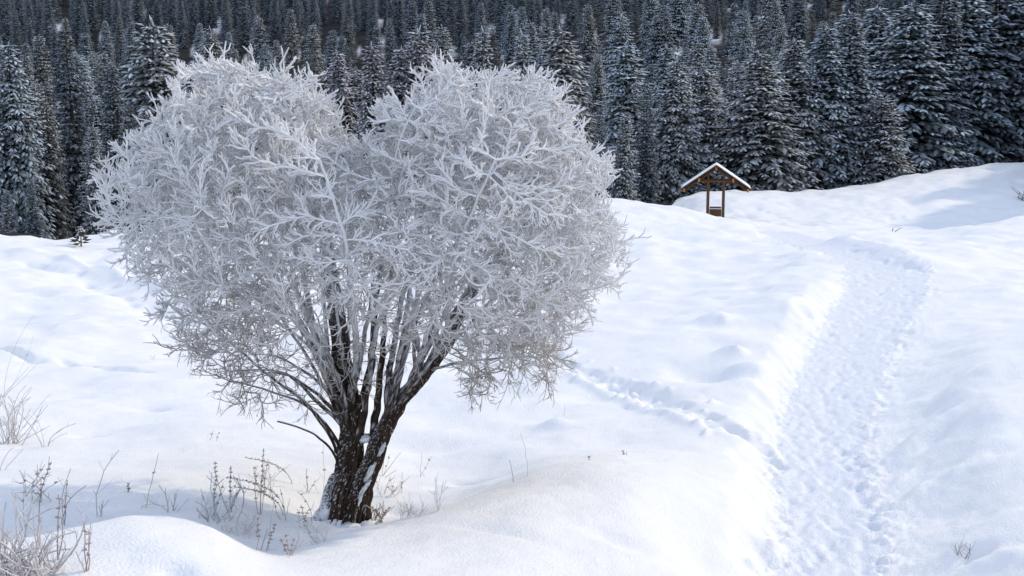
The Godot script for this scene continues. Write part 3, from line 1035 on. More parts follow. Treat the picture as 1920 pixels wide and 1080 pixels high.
	for k in 34:
		var goal: Vector3 = att[rng.randi() % att.size()]
		if goal.y < 1.3:
			goal.y += 0.8
		var right := goal.x > 0.75 or (goal.x > 0.3 and k % 2 == 0)
		var stem: Array = limbs[1 if right else 0].pts
		var u := rng.randf_range(2.6, 6.4) if right else rng.randf_range(2.2, 4.8)
		var q0: Array = stem[int(u)]
		var q1: Array = stem[int(u) + 1]
		var fu := u - int(u)
		var st: Vector3 = loc.call(lerpf(q0[0], q1[0], fu), lerpf(q0[1], q1[1], fu), lerpf(q0[2], q1[2], fu))
		var e: Vector3 = st.lerp(goal, rng.randf_range(0.72, 0.92))
		var up := Vector3(0, (e - st).length() * 0.16, 0)
		var wob := Vector3(rng.randf_range(-1, 1), 0, rng.randf_range(-1, 1)) * 0.07
		limbs.append({"par": 1 if right else 0, "w": [st, st.lerp(e, 0.3) + up * 0.8 + wob, st.lerp(e, 0.65) + up - wob, e], "r": [rng.randf_range(0.02, 0.036), 0.0055]})
	for li in limbs.size():
		var L: Dictionary = limbs[li]
		var w := []
		if L.has("w"):
			w = L.w
		else:
			for q in L.pts:
				w.append(loc.call(q[0], q[1], q[2]))
		var fine := []
		for i in w.size() - 1:
			var a: Vector3 = w[i]
			var b: Vector3 = w[i + 1]
			var m := maxi(2, int(a.distance_to(b) / 0.075))
			for s in m:
				fine.append(a.cubic_interpolate(b, w[maxi(i - 1, 0)], w[mini(i + 2, w.size() - 1)], float(s) / m) + Vector3(rng.randf_range(-1, 1), 0, rng.randf_range(-1, 1)) * 0.008)
		fine.append(w[-1])
		var par := -1
		if L.par >= 0:
			var bd := 1e9
			for i in sk_p.size():
				if sk_limb[i] == L.par and sk_p[i].distance_to(fine[0]) < bd:
					bd = sk_p[i].distance_to(fine[0])
					par = i
		L.first = sk_p.size()
		L.start = par
		L.len = fine.size()
		for i in fine.size():
			sk_p.append(fine[i])
			sk_par.append(par)
			sk_limb.append(li)
			var f := float(i) / (fine.size() - 1)
			sk_r.append(lerpf(L.r[0], L.r[1], pow(f, 0.65)))
			par = sk_p.size() - 1
	var seeds := sk_p.size()
	# space colonisation
	const REACH := 0.55
	const KILL := 0.105
	const STEP := 0.075
	var cell := {}
	var best := PackedInt32Array()
	var bd := PackedFloat32Array()
	best.resize(att.size())
	bd.resize(att.size())
	for i in att.size():
		var c := Vector3i((att[i] / REACH).floor())
		if not cell.has(c):
			cell[c] = PackedInt32Array()
		cell[c].append(i)
		var b := 1e9
		var at_ := -1
		for s in seeds:
			if sk_p[s].y < 0.75 or s % 2:
				continue
			var dd := sk_p[s].distance_squared_to(att[i])
			if dd < b:
				b = dd
				at_ = s
		best[i] = at_
		bd[i] = sqrt(b)
	var alive := PackedByteArray()
	alive.resize(att.size())
	alive.fill(1)
	var kids := PackedInt32Array()
	kids.resize(seeds)
	for it in 80:
		var pull := {}
		for i in att.size():
			if alive[i] == 0:
				continue
			if bd[i] < KILL:
				alive[i] = 0
				continue
			var lim := REACH if it > 6 else 1.6
			if bd[i] < lim:
				var s := best[i]
				var dv := (att[i] - sk_p[s]) / bd[i]
				if pull.has(s):
					pull[s] += dv
				else:
					pull[s] = dv
		if pull.is_empty():
			break
		var fresh := []
		for s in pull:
			if kids[s] > 3:
				continue
			var p := sk_p[s]
			var dv: Vector3 = pull[s].normalized()
			var outv := Vector3(p.x - 0.25, (p.y - 1.6) * 0.8, p.z).normalized()
			var old := Vector3.ZERO
			if s >= seeds and sk_par[s] >= 0:
				old = (p - sk_p[sk_par[s]]).normalized()
			dv = (dv + outv * 0.25 + old * 0.35 + Vector3(rng.randf_range(-1, 1), rng.randf_range(-1, 1), rng.randf_range(-1, 1)) * 0.28).normalized()
			kids[s] += 1
			fresh.append(sk_p.size())
			sk_p.append(p + dv * STEP)
			sk_par.append(s)
			sk_limb.append(sk_limb[s])
			sk_r.append(0.0)
			kids.append(0)
		for f in fresh:
			var p := sk_p[f]
			var c := Vector3i((p / REACH).floor())
			for dx in [-1, 0, 1]:
				for dy in [-1, 0, 1]:
					for dz in [-1, 0, 1]:
						var cc := c + Vector3i(dx, dy, dz)
						if not cell.has(cc):
							continue
						for i in cell[cc]:
							if alive[i]:
								var dd := sk_p[f].distance_to(att[i])
								if dd < bd[i]:
									bd[i] = dd
									best[i] = f
		if it % 8 == 7:
			for c in cell:
				var keep := PackedInt32Array()
				for i in cell[c]:
					if alive[i]:
						keep.append(i)
				cell[c] = keep
	var total := sk_p.size()
	# children and thickness
	var load_ := PackedFloat32Array()
	load_.resize(total)
	var child := []
	child.resize(total)
	for i in total:
		child[i] = PackedInt32Array()
	for i in range(total - 1, -1, -1):
		if i >= seeds:
			if load_[i] == 0.0:
				load_[i] = pow(0.0026, 2.9)
			sk_r[i] = minf(pow(load_[i], 1.0 / 2.9), 0.0055)
			if sk_par[i] >= 0:
				load_[sk_par[i]] += load_[i]
				child[sk_par[i]].append(i)
	# smooth the zigzags
	for pass_ in 2:
		for i in range(seeds, total):
			var ch: PackedInt32Array = child[i]
			if ch.size() > 0 and sk_par[i] >= 0:
				sk_p[i] = sk_p[i] * 0.5 + (sk_p[sk_par[i]] + sk_p[ch[0]]) * 0.25
	print("heart tree nodes: ", total, " seeds ", seeds)
	var root := thing("frosted_tree", "heart-shaped bare tree thickly covered with white hoarfrost, dark forked trunk", "tree", base)
	# limbs as bark
	for li in limbs.size():
		var L: Dictionary = limbs[li]
		var m := MB.new()
		limb_mesh(m, L, li)
		put("trunk" if li < 2 else "limb", m.mesh(), mat.bark, root)
	# branches, gathered by the stretch of limb they leave from
	var groups := {}
	var owner_of := {}
	var seen := PackedByteArray()
	seen.resize(total)
	var order := []
	for i in seeds:
		for ch in child[i]:
			order.append([i, ch, "%d" % ch])
	var twig_count := 0
	while order.size() > 0:
		var job: Array = order.pop_back()
		var key: String = job[2]
		if not groups.has(key):
			groups[key] = MB.new()
		var m: MB = groups[key]
		var pts := PackedVector3Array([sk_p[job[0]]])
		var rr := PackedFloat32Array([sk_r[job[1]]])
		var cur: int = job[1]
		while true:
			owner_of[cur] = key
			pts.append(sk_p[cur])
			rr.append(sk_r[cur])
			var ch: PackedInt32Array = child[cur]
			if ch.size() == 0:
				break
			var nxt := ch[0]
			for c in ch:
				if load_[c] > load_[nxt]:
					nxt = c
			for c in ch:
				if c != nxt:
					order.append([cur, c, key])
			cur = nxt
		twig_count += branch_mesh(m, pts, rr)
	for i in range(seeds, total):
		var p := sk_p[i]
		if child[i].size() > 0 or p.y < 0.9 or edge_dist(poly, Vector2(p.x, p.y)) > 0.32 or rng.randf() > 0.11:
			continue
		var dir := Vector3(p.x - 0.25, (p.y - 1.5) * 0.9, p.z * 0.6).normalized() + Vector3(rng.randf_range(-0.4, 0.4), rng.randf_range(-0.1, 0.5), rng.randf_range(-0.4, 0.4))
		var m: MB = groups[groups.keys()[0]] if not owner_of.has(i) else groups[owner_of[i]]
		twig(m, p, dir.normalized(), rng.randf_range(0.14, 0.28), 0.003 + 0.004 * topness(p), topness(p), 1)
	print("branch groups ", groups.size(), " twigs ", twig_count)
	var tri := 0
	var keys := groups.keys()
	keys.sort_custom(func(a, b): return groups[a].t.size() > groups[b].t.size())
	var rest := MB.new()
	for q in keys.size():
		var g: MB = groups[keys[q]]
		tri += g.t.size() / 3
		if q < 240:
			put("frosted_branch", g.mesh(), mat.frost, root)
			continue
		var s := rest.v.size()
		rest.v.append_array(g.v)
		rest.n.append_array(g.n)
		rest.c.append_array(g.c)
		for i in g.t:
			rest.t.append(i + s)
	if rest.v.size() > 0:
		put("frosted_twigs", rest.mesh(), mat.frost, root).set_meta("kind", "stuff")
	print("branch triangles ", tri)
	# snow caught in the forks
	for q in [[684, 822, 0.12, 0.05, 0.035, 0.3], [694, 884, 0.26, 0.022, 0.10, -0.5], [716, 842, 0.22, 0.02, 0.06, -0.4], [684, 915, 0.28, 0.02, 0.09, -0.6], [612, 965, 0.2, 0.05, 0.10, -0.5], [622, 985, 0.3, 0.10, 0.05, 0.1], [655, 990, 0.36, 0.12, 0.04, 0.0], [690, 984, 0.28, 0.07, 0.035, 0.1], [676, 935, 0.33, 0.012, 0.06, -0.3]]:
		var m := MB.new()
		blob(m, loc.call(q[0], q[1], q[2] * 0.55), Vector3(q[3], q[4], 0.06), q[5], rng.randi())
		put("snow_patch", m.mesh(), mat.roof_snow, root)

func blob(m: MB, p: Vector3, size: Vector3, turn: float, sd: int) -> void:
	var nz := FastNoiseLite.new()
	nz.seed = sd
	nz.frequency = 1.9
	nz.fractal_octaves = 3
	var s := m.v.size()
	var rows := 14
	var cols := 22
	var b := Basis(Vector3(0, 0, 1), turn)
	for i in rows + 1:
		for j in cols:
			var th := PI * i / rows
			var ph := TAU * j / cols
			var d := Vector3(sin(th) * cos(ph), cos(th), sin(th) * sin(ph))
			var r := 1.0 + 0.75 * nz.get_noise_3dv(d)
			m.v.append(p + b * (d * size * r))
			m.n.append((b * (d / size)).normalized())
			m.c.append(Color(0.8, 0.82, 0.86))
	for i in rows:
		for j in cols:
			var a0 := s + i * cols + j
			var a1 := s + i * cols + (j + 1) % cols
			# outward, clockwise
			m.t.append(a0); m.t.append(a1 + cols); m.t.append(a1)
			m.t.append(a0); m.t.append(a0 + cols); m.t.append(a1 + cols)

func limb_mesh(m: MB, L: Dictionary, li: int) -> void:
	var nz := FastNoiseLite.new()
	nz.seed = 100 + li
	nz.frequency = 1.0
	nz.fractal_octaves = 4
	var fl := FastNoiseLite.new()
	fl.seed = 300 + li
	fl.frequency = 11.0
	fl.fractal_octaves = 2
	var pts := []
	var rr := []
	if L.start >= 0:
		pts.append(sk_p[L.start])
		rr.append(sk_r[L.first])
	for i in L.len:
		pts.append(sk_p[L.first + i])
		rr.append(sk_r[L.first + i])
	# finer rings for the thick limbs
	var sub := 7 if li < 2 else 2
	var sides := 112 if li < 2 else (16 if L.r[0] > 0.06 else 9)
	var fp := []
	var fr := []
	for i in pts.size() - 1:
		for s in sub:
			var f := float(s) / sub
			fp.append(pts[i].cubic_interpolate(pts[i + 1], pts[maxi(i - 1, 0)], pts[mini(i + 2, pts.size() - 1)], f))
			fr.append(lerpf(rr[i], rr[i + 1], f))
	fp.append(pts[-1])
	fr.append(rr[-1])
	var side := Vector3.RIGHT
	var run := 0.0
	var bark := Color(0.016, 0.012, 0.010)
	var red := Color(0.085, 0.058, 0.042)
	var ice := Color(0.72, 0.75, 0.8)
	for i in fp.size():
		var td: Vector3 = (fp[mini(i + 1, fp.size() - 1)] - fp[maxi(i - 1, 0)]).normalized()
		side = (side - td * side.dot(td)).normalized()
		var up := td.cross(side)
		if i > 0:
			run += fp[i].distance_to(fp[i - 1])
		for j in sides:
			var a := TAU * j / sides
			var nn := side * cos(a) + up * sin(a)
			var r: float = fr[i]
			# flare and roots
			if li < 2:
				var low := 1.0 - smooth(0.0, 0.5, run)
				r *= 1.0 + low * 0.22 * (1.0 + 0.9 * sin(a * 3.0 + li * 2.0))
			# furrowed bark: ridges that run along the limb
			var ridge: float = absf(nz.get_noise_3d(cos(a) * 3.6, run * 1.1, sin(a) * 3.6))
			var fine_: float = absf(nz.get_noise_3d(cos(a) * 9.0 + 7.0, run * 3.4, sin(a) * 9.0))
			var bump := (ridge * 2.2 - 0.45) * 0.24 * r + (fine_ * 2.0 - 0.4) * 0.07 * r + nz.get_noise_3d(cos(a) * 9.0, run * 9.0, sin(a) * 9.0) * 0.05 * r
			r += bump
			m.v.append(fp[i] + nn * r)
			m.n.append(nn)
			var speck := fl.get_noise_3d(cos(a) * fr[i] * 13.0, run * 7.0, sin(a) * fr[i] * 13.0)
			var h: float = fp[i].y
			var f := smooth(0.56, 0.74, speck + fine_ * 0.7 - 0.12 * nn.x) * 0.8
			f = maxf(f, smooth(0.35, 0.9, nn.y + speck * 0.6))
			f = maxf(f, smooth(1.7 if L.r[0] > 0.045 else 1.15, 2.9 if L.r[0] > 0.045 else 2.2, h + speck) * 0.85)
			if h > 1.6:
				f = maxf(f, smooth(-0.4, 0.6, nn.y + speck) * 0.7 * smooth(1.6, 2.6, h))
			if li == 0 and h < 0.5:
				f = maxf(f, smooth(0.5, 0.75, -nn.x + speck * 0.8 - absf(h - 0.12)))
			m.c.append(bark.lerp(red, clampf((ridge + fine_) * 1.5 + speck * 0.5 - 0.15, 0.0, 1.0)).lerp(ice, f))
	for i in fp.size() - 1:
		for j in sides:
			var a0 := i * sides + j
			var a1 := i * sides + (j + 1) % sides
			m.t.append(a0); m.t.append(a0 + sides); m.t.append(a1 + sides)
			m.t.append(a0); m.t.append(a1 + sides); m.t.append(a1)
	# true normals of the relief
	var acc := PackedVector3Array()
	acc.resize(m.v.size())
	for q in range(0, m.t.size(), 3):
		var a := m.t[q]
		var b := m.t[q + 1]
		var c := m.t[q + 2]
		var fn := (m.v[c] - m.v[a]).cross(m.v[b] - m.v[a])
		acc[a] += fn
		acc[b] += fn
		acc[c] += fn
	for i in acc.size():
		if acc[i].length_squared() > 1e-16:
			m.n[i] = acc[i].normalized()

func topness(p: Vector3) -> float:
	return smooth(1.3, 2.9, p.y + 0.15 * absf(p.x) + 0.12 * p.z)

func branch_mesh(m: MB, pts: PackedVector3Array, rr: PackedFloat32Array) -> int:
	var n := pts.size()
	var rad2 := PackedFloat32Array()
	for i in n:
		var tn := topness(pts[i])
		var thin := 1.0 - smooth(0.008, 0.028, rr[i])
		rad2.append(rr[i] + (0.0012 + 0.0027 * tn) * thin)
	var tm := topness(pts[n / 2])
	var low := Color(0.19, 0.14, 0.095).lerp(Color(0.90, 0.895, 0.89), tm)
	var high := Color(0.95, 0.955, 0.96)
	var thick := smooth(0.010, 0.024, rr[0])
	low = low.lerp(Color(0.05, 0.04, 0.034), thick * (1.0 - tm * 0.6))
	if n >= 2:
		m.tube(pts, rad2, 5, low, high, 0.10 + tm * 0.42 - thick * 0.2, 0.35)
	# side twigs
	var count := 0
	var flip := 1.0
	for i in range(1, n):
		if rr[i] > 0.0125:
			continue
		var tdir := (pts[i] - pts[i - 1]).normalized()
		var tn := topness(pts[i])
		var reps := 2 + int(rng.randf() < 0.4 + 0.6 * tn) + int(rng.randf() < 0.75 * tn) if i < n - 1 else 4
		for q in reps:
			if rng.randf() > lerpf(0.7, 0.95, tn):
				continue
			flip = -flip
			var ax := Vector3(rng.randf_range(-1, 1), rng.randf_range(-1, 1), rng.randf_range(-1, 1)).normalized()
			var sd := tdir.cross(ax).normalized() * flip
			var dir := (tdir * rng.randf_range(0.5, 1.1) + sd * rng.randf_range(0.5, 1.0) + Vector3.UP * 0.10).normalized()
			var l := rng.randf_range(0.07, 0.19) * lerpf(1.2, 0.85, tn)
			twig(m, pts[i], dir, l, (0.0021 + 0.0026 * tn + 0.0022 * smooth(2.6, 3.8, pts[i].y)) * rng.randf_range(0.7, 1.5), tn, 1)
			count += 1
	return count

func twig(m: MB, p: Vector3, dir: Vector3, l: float, r: float, tn: float, depth: int) -> void:
	var low := Color(0.23, 0.165, 0.11).lerp(Color(0.92, 0.915, 0.91), tn)
	var high := Color(0.95, 0.955, 0.96)
	var bend := Vector3(rng.randf_range(-1, 1), rng.randf_range(-0.5, 1.0), rng.randf_range(-1, 1)) * 0.5
	var p1 := p + dir * l * 0.5
	var d2 := (dir + bend).normalized()
	var p2 := p1 + d2 * l * 0.5
	m.tube(PackedVector3Array([p, p1, p2]), PackedFloat32Array([r * 1.05, r * rng.randf_range(0.8, 1.25), r * 0.6]), 4, low, high, 0.10 + tn * 0.46, 0.45)
	if depth > 0:
		var flip := 1.0 if rng.randf() < 0.5 else -1.0
		for q in 2 + int(rng.randf() < 0.6):
			flip = -flip
			var f := rng.randf_range(0.3, 0.95)
			var s := p.lerp(p1, f * 2.0) if f < 0.5 else p1.lerp(p2, f * 2.0 - 1.0)
			var ax := Vector3(rng.randf_range(-1, 1), rng.randf_range(-1, 1), rng.randf_range(-1, 1)).normalized()
			var dd := (d2 * rng.randf_range(0.8, 1.2) + d2.cross(ax).normalized() * flip * 0.7 + Vector3.UP * 0.1).normalized()
			var l2 := l * rng.randf_range(0.3, 0.6)
			var kink := (dd + Vector3(rng.randf_range(-1, 1), rng.randf_range(-0.4, 1.0), rng.randf_range(-1, 1)) * 0.45).normalized()
			m.tube(PackedVector3Array([s, s + dd * l2 * 0.5, s + (dd + kink) * l2 * 0.5]), PackedFloat32Array([r * 0.85, r * 0.9, r * 0.5]), 3, low, high, 0.10 + tn * 0.46, 0.45)

# ------------------------------------------------------------------ wooden shelter
func beam(called: String, a: Vector3, b: Vector3, w: float, h: float, m: Material, parent: Node3D, up := Vector3.UP) -> MeshInstance3D:
	var mb := MB.new()
	var d := (b - a)
	var l := d.length()
	d = d / l
	var side := d.cross(up)
	if side.length() < 0.01:
		side = Vector3.RIGHT
	side = side.normalized()
	var u := side.cross(d).normalized()
	mb.cut_box(Vector3.ZERO, Vector3(w * 0.5, l * 0.5, h * 0.5), Basis.IDENTITY, minf(w, h) * 0.1, Color.WHITE)
	var o := put(called, mb.mesh(), m, parent)
	o.transform = Transform3D(Basis(side, d, side.cross(d)), (a + b) * 0.5)
	return o

func build_shelter() -> void:
	# front left post foot seen at (1328,402), front right at (1355,408)
	var p := at(1341, 406, 50.0)
	p.y = ground(p.x, p.z)
	var t := thing("wooden_shelter", "small open wooden shelter with snowy gable roof on the knoll", "shelter", p, deg_to_rad(-10))
	var k := 50.0 / foc
	var hw := 14.2 * k      # half distance of the posts
	var dz := 0.75
	var ridge := 98.0 * k
	var eave := 55.0 * k
	var half := 62.0 * k
	var zf := dz + 0.28
	for z in [dz, -dz]:
		for s in [-1.0, 1.0]:
			beam("post", Vector3(s * hw, -0.5, z), Vector3(s * hw, 64.0 * k, z), 0.12, 0.12, mat.wood, t)
			beam("king_strut", Vector3(s * hw, 68.2 * k, z), Vector3(s * hw, 84.5 * k, z), 0.08, 0.08, mat.wood, t)
			# rafters
			beam("rafter", Vector3(0.004 * s, ridge - 0.19, z + 0.03), Vector3(s * (half - 0.16), eave - 0.09, z + 0.03), 0.08, 0.1, mat.wood, t, Vector3(0, 0, 1))
		beam("tie_beam", Vector3(-half * 0.62, 66.0 * k, z + 0.01), Vector3(half * 0.62, 66.0 * k, z + 0.01), 0.08, 0.09, mat.wood, t)
	var slope := Vector3(half, eave - ridge, 0).normalized()
	# purlins with bright sawn ends
	for s in [-1.0, 0.0, 1.0]:
		for f in ([0.5, 0.93] if s != 0.0 else [0.0]):
			var c := Vector3(s * half * f, lerpf(ridge, eave, f) - 0.16, 0)
			beam("purlin", c + Vector3(0, -0.02, -zf), c + Vector3(0, -0.02, zf), 0.09, 0.15, mat.dark_wood, t)
			beam("purlin_end", c + Vector3(0, -0.02, zf + 0.003), c + Vector3(0, -0.02, zf + 0.02), 0.09, 0.15, mat.fresh_wood, t)
	# roof boards, side by side from ridge to eave
	for s in [-1.0, 1.0]:
		var l := sqrt(half * half + (ridge - eave) * (ridge - eave))
		var n := 7
		for i in n:
			var f := (i + 0.5) / n
			var c := Vector3(s * half * f, lerpf(ridge, eave, f) - 0.03, 0)
			var mb := MB.new()
			var b := Basis(Vector3(s * slope.x, slope.y, 0), Vector3(-s * slope.y * s * s, slope.x, 0) if s > 0 else Vector3(slope.y, slope.x, 0), Vector3(0, 0, 1))
			b = Basis(Vector3(s * slope.x, slope.y, 0), Vector3(-s * slope.y, slope.x, 0), Vector3(0, 0, 1)) if s > 0 else Basis(Vector3(slope.x, -slope.y, 0), Vector3(slope.y, slope.x, 0), Vector3(0, 0, 1))
			mb.cut_box(Vector3.ZERO, Vector3(l / n * 0.5 - 0.004, 0.022, zf + 0.1 + (i % 2) * 0.012), Basis.IDENTITY, 0.006, Color.WHITE)
			var o := put("roof_board", mb.mesh(), mat.wood, t)
			o.transform = Transform3D(b, c)
		# barge board
		beam("barge_board", Vector3(0.003 * s, ridge - 0.065, zf + 0.135), Vector3(s * (half + 0.02), eave - 0.075, zf + 0.135), 0.03, 0.1, mat.dark_wood, t, Vector3(0, 0, 1))
	# snow on the roof
	for s in [-1.0, 1.0]:
		var mb := MB.new()
		var nx := 14
		var nz := 10
		var ns := FastNoiseLite.new()
		ns.seed = 5
		ns.frequency = 1.4
		var top := []
		for i in nx + 1:
			var row := []
			for j in nz + 1:
				var f := float(i) / nx
				var z := lerpf(-zf - 0.12, zf + 0.14, float(j) / nz)
				var edge := minf(minf(1.0, (1.0 - f) * 9.0 + 0.25), minf(j, nz - j) * 0.8 + 0.35)
				var th := (0.026 + 0.012 * ns.get_noise_2d(f * 2.0 + s, z)) * minf(edge, 1.0)
				row.append(Vector3(s * half * f * 1.015, lerpf(ridge, eave, f) - 0.004, z) + Vector3(s * -slope.y * (0.0 if i == 0 else 1.0), slope.x, 0) * th)
			top.append(row)
		for i in nx:
			for j in nz:
				if s > 0:
					mb.quad(top[i][j], top[i][j + 1], top[i + 1][j + 1], top[i + 1][j], Color.WHITE)
				else:
					mb.quad(top[i + 1][j], top[i + 1][j + 1], top[i][j + 1], top[i][j], Color.WHITE)
		for j in [0, nz]:
			for i in nx:
				var a: Vector3 = top[i][j]
				var b: Vector3 = top[i + 1][j]
				mb.quad(a, b, b + Vector3(0, -0.035, 0), a + Vector3(0, -0.035, 0), Color.WHITE)
		for j in nz:
			var a: Vector3 = top[nx][j]
			var b: Vector3 = top[nx][j + 1]
			mb.quad(a, b, b + Vector3(0, -0.035, 0), a + Vector3(0, -0.035, 0), Color.WHITE)
		put("roof_snow", mb.mesh(), mat.roof_snow, t)
	# seat box between the posts
	for q in [[4.0, 0.10], [8.0, 0.12], [12.0, 0.12]]:
		beam("seat_board", Vector3(-hw + 0.075, q[0] * k, dz), Vector3(hw - 0.075, q[0] * k, dz), 0.05, q[1], mat.wood, t)
		beam("seat_board", Vector3(-hw + 0.075, q[0] * k, -dz), Vector3(hw - 0.075, q[0] * k, -dz), 0.05, q[1], mat.dark_wood, t)
	beam("rail_snow", Vector3(-hw + 0.08, 15.6 * k, dz - 0.12), Vector3(hw - 0.08, 15.6 * k, dz - 0.12), 0.24, 0.03, mat.roof_snow, t)
	for i in 4:
		beam("seat_plank", Vector3(-hw + 0.1, 14.4 * k, lerpf(-dz + 0.25, dz - 0.25, i / 3.0)), Vector3(hw - 0.1, 14.4 * k, lerpf(-dz + 0.25, dz - 0.25, i / 3.0)), 0.4, 0.05, mat.wood, t)

# ------------------------------------------------------------------ dry plants
const STRAW := Color(0.46, 0.37, 0.26)
const RED_STEM := Color(0.27, 0.18, 0.125)
const RIME := Color(0.78, 0.81, 0.86)

func stalk(m: MB, p: Vector3, top: Vector3, bow: Vector3, r: float, col: Color, rime: float, knobs := 0, twigs := 0) -> void:
	var pts := PackedVector3Array()
	var rr := PackedFloat32Array()
	var n := 7
	for i in n:
		var f := float(i) / (n - 1)
		pts.append(p.lerp(top, f) + bow * (4.0 * f * (1.0 - f)) + Vector3(rng.randf_range(-1, 1), 0, rng.randf_range(-1, 1)) * 0.006)
		rr.append(r * lerpf(1.0, 0.55, f) * (1.0 + rime * 0.7))
	m.tube(pts, rr, 5, col.lerp(RIME, rime * 0.55), RIME.lerp(col, 0.25), rime * 0.5, 0.3)
	for q in knobs:
		var f := 0.35 + 0.65 * (q + 0.5) / knobs
		var i := int(f * (n - 1))
		var c := pts[i].lerp(pts[mini(i + 1, n - 1)], f * (n - 1) - i)
		for s in 4:
			m.spray(c, Vector3(rng.randf_range(-1, 1), rng.randf_range(-0.2, 0.8), rng.randf_range(-1, 1)).normalized(), 0.022, 0.006, 0.006, RIME.lerp(RED_STEM, 0.5), RED_STEM, RED_STEM * 0.6)
	for q in twigs:
		var f := rng.randf_range(0.3, 0.95)
		var i := int(f * (n - 1))
		var d := (top - p).normalized() * 0.6 + Vector3(rng.randf_range(-1, 1), rng.randf_range(0, 0.5), rng.randf_range(-1, 1)) * 0.8
		var l := rng.randf_range(0.04, 0.13)
		m.tube(PackedVector3Array([pts[i], pts[i] + d * l * 0.5, pts[i] + d * l + Vector3(0, 0.01, 0)]), PackedFloat32Array([r * 0.7, r * 0.7, r * 0.5]), 4, col.lerp(RIME, rime * 0.6), RIME, 0.2 + rime * 0.4, 0.4)

# one plant: pixel of its foot, stems as [top pixel x, y, bow, rime, knobs, twigs]
func plant(called: String, label: String, px: float, py: float, stems: Array, col: Color, thick := 0.005, spread := 0.05, group := "dry weeds in the snow") -> void:
	var p := hit(px, py)
	var d := (p - EYE).dot(at(960, 540, 1.0) - EYE)
	var t := thing(called, label, "dry plant", p, 0.0, group)
	for s in stems:
		var m := MB.new()
		var foot := Vector3(rng.randf_range(-1, 1) * spread, -0.04, rng.randf_range(-1, 1) * spread)
		var top := at(s[0], s[1], d) - p + Vector3(0, 0, rng.randf_range(-1, 1) * spread * 2.0)
		stalk(m, foot, top, Vector3(s[2], absf(s[2]) * 0.4, 0), thick * rng.randf_range(0.42, 0.78), col, s[3] * 0.75, s[4], s[5])
		put("stem", m.mesh(), mat.weed, t)

func bush(called: String, label: String, px: float, py: float, n: int, x0: float, x1: float, y0: float, y1: float, col: Color, rime: float, thick: float, spread: float, knobs := 0) -> void:
	var st := []
	for i in n:
		var f := (i + rng.randf()) / n
		st.append([lerpf(x0, x1, f), rng.randf_range(y0, y1), rng.randf_range(-0.13, 0.13) * clampf((py - y0) / 110.0, 0.2, 1.0), rime * rng.randf_range(0.6, 1.3), knobs if rng.randf() < 0.6 else 0, 2 + rng.randi() % 4])
	plant(called, label, px, py, st, col, thick, spread)

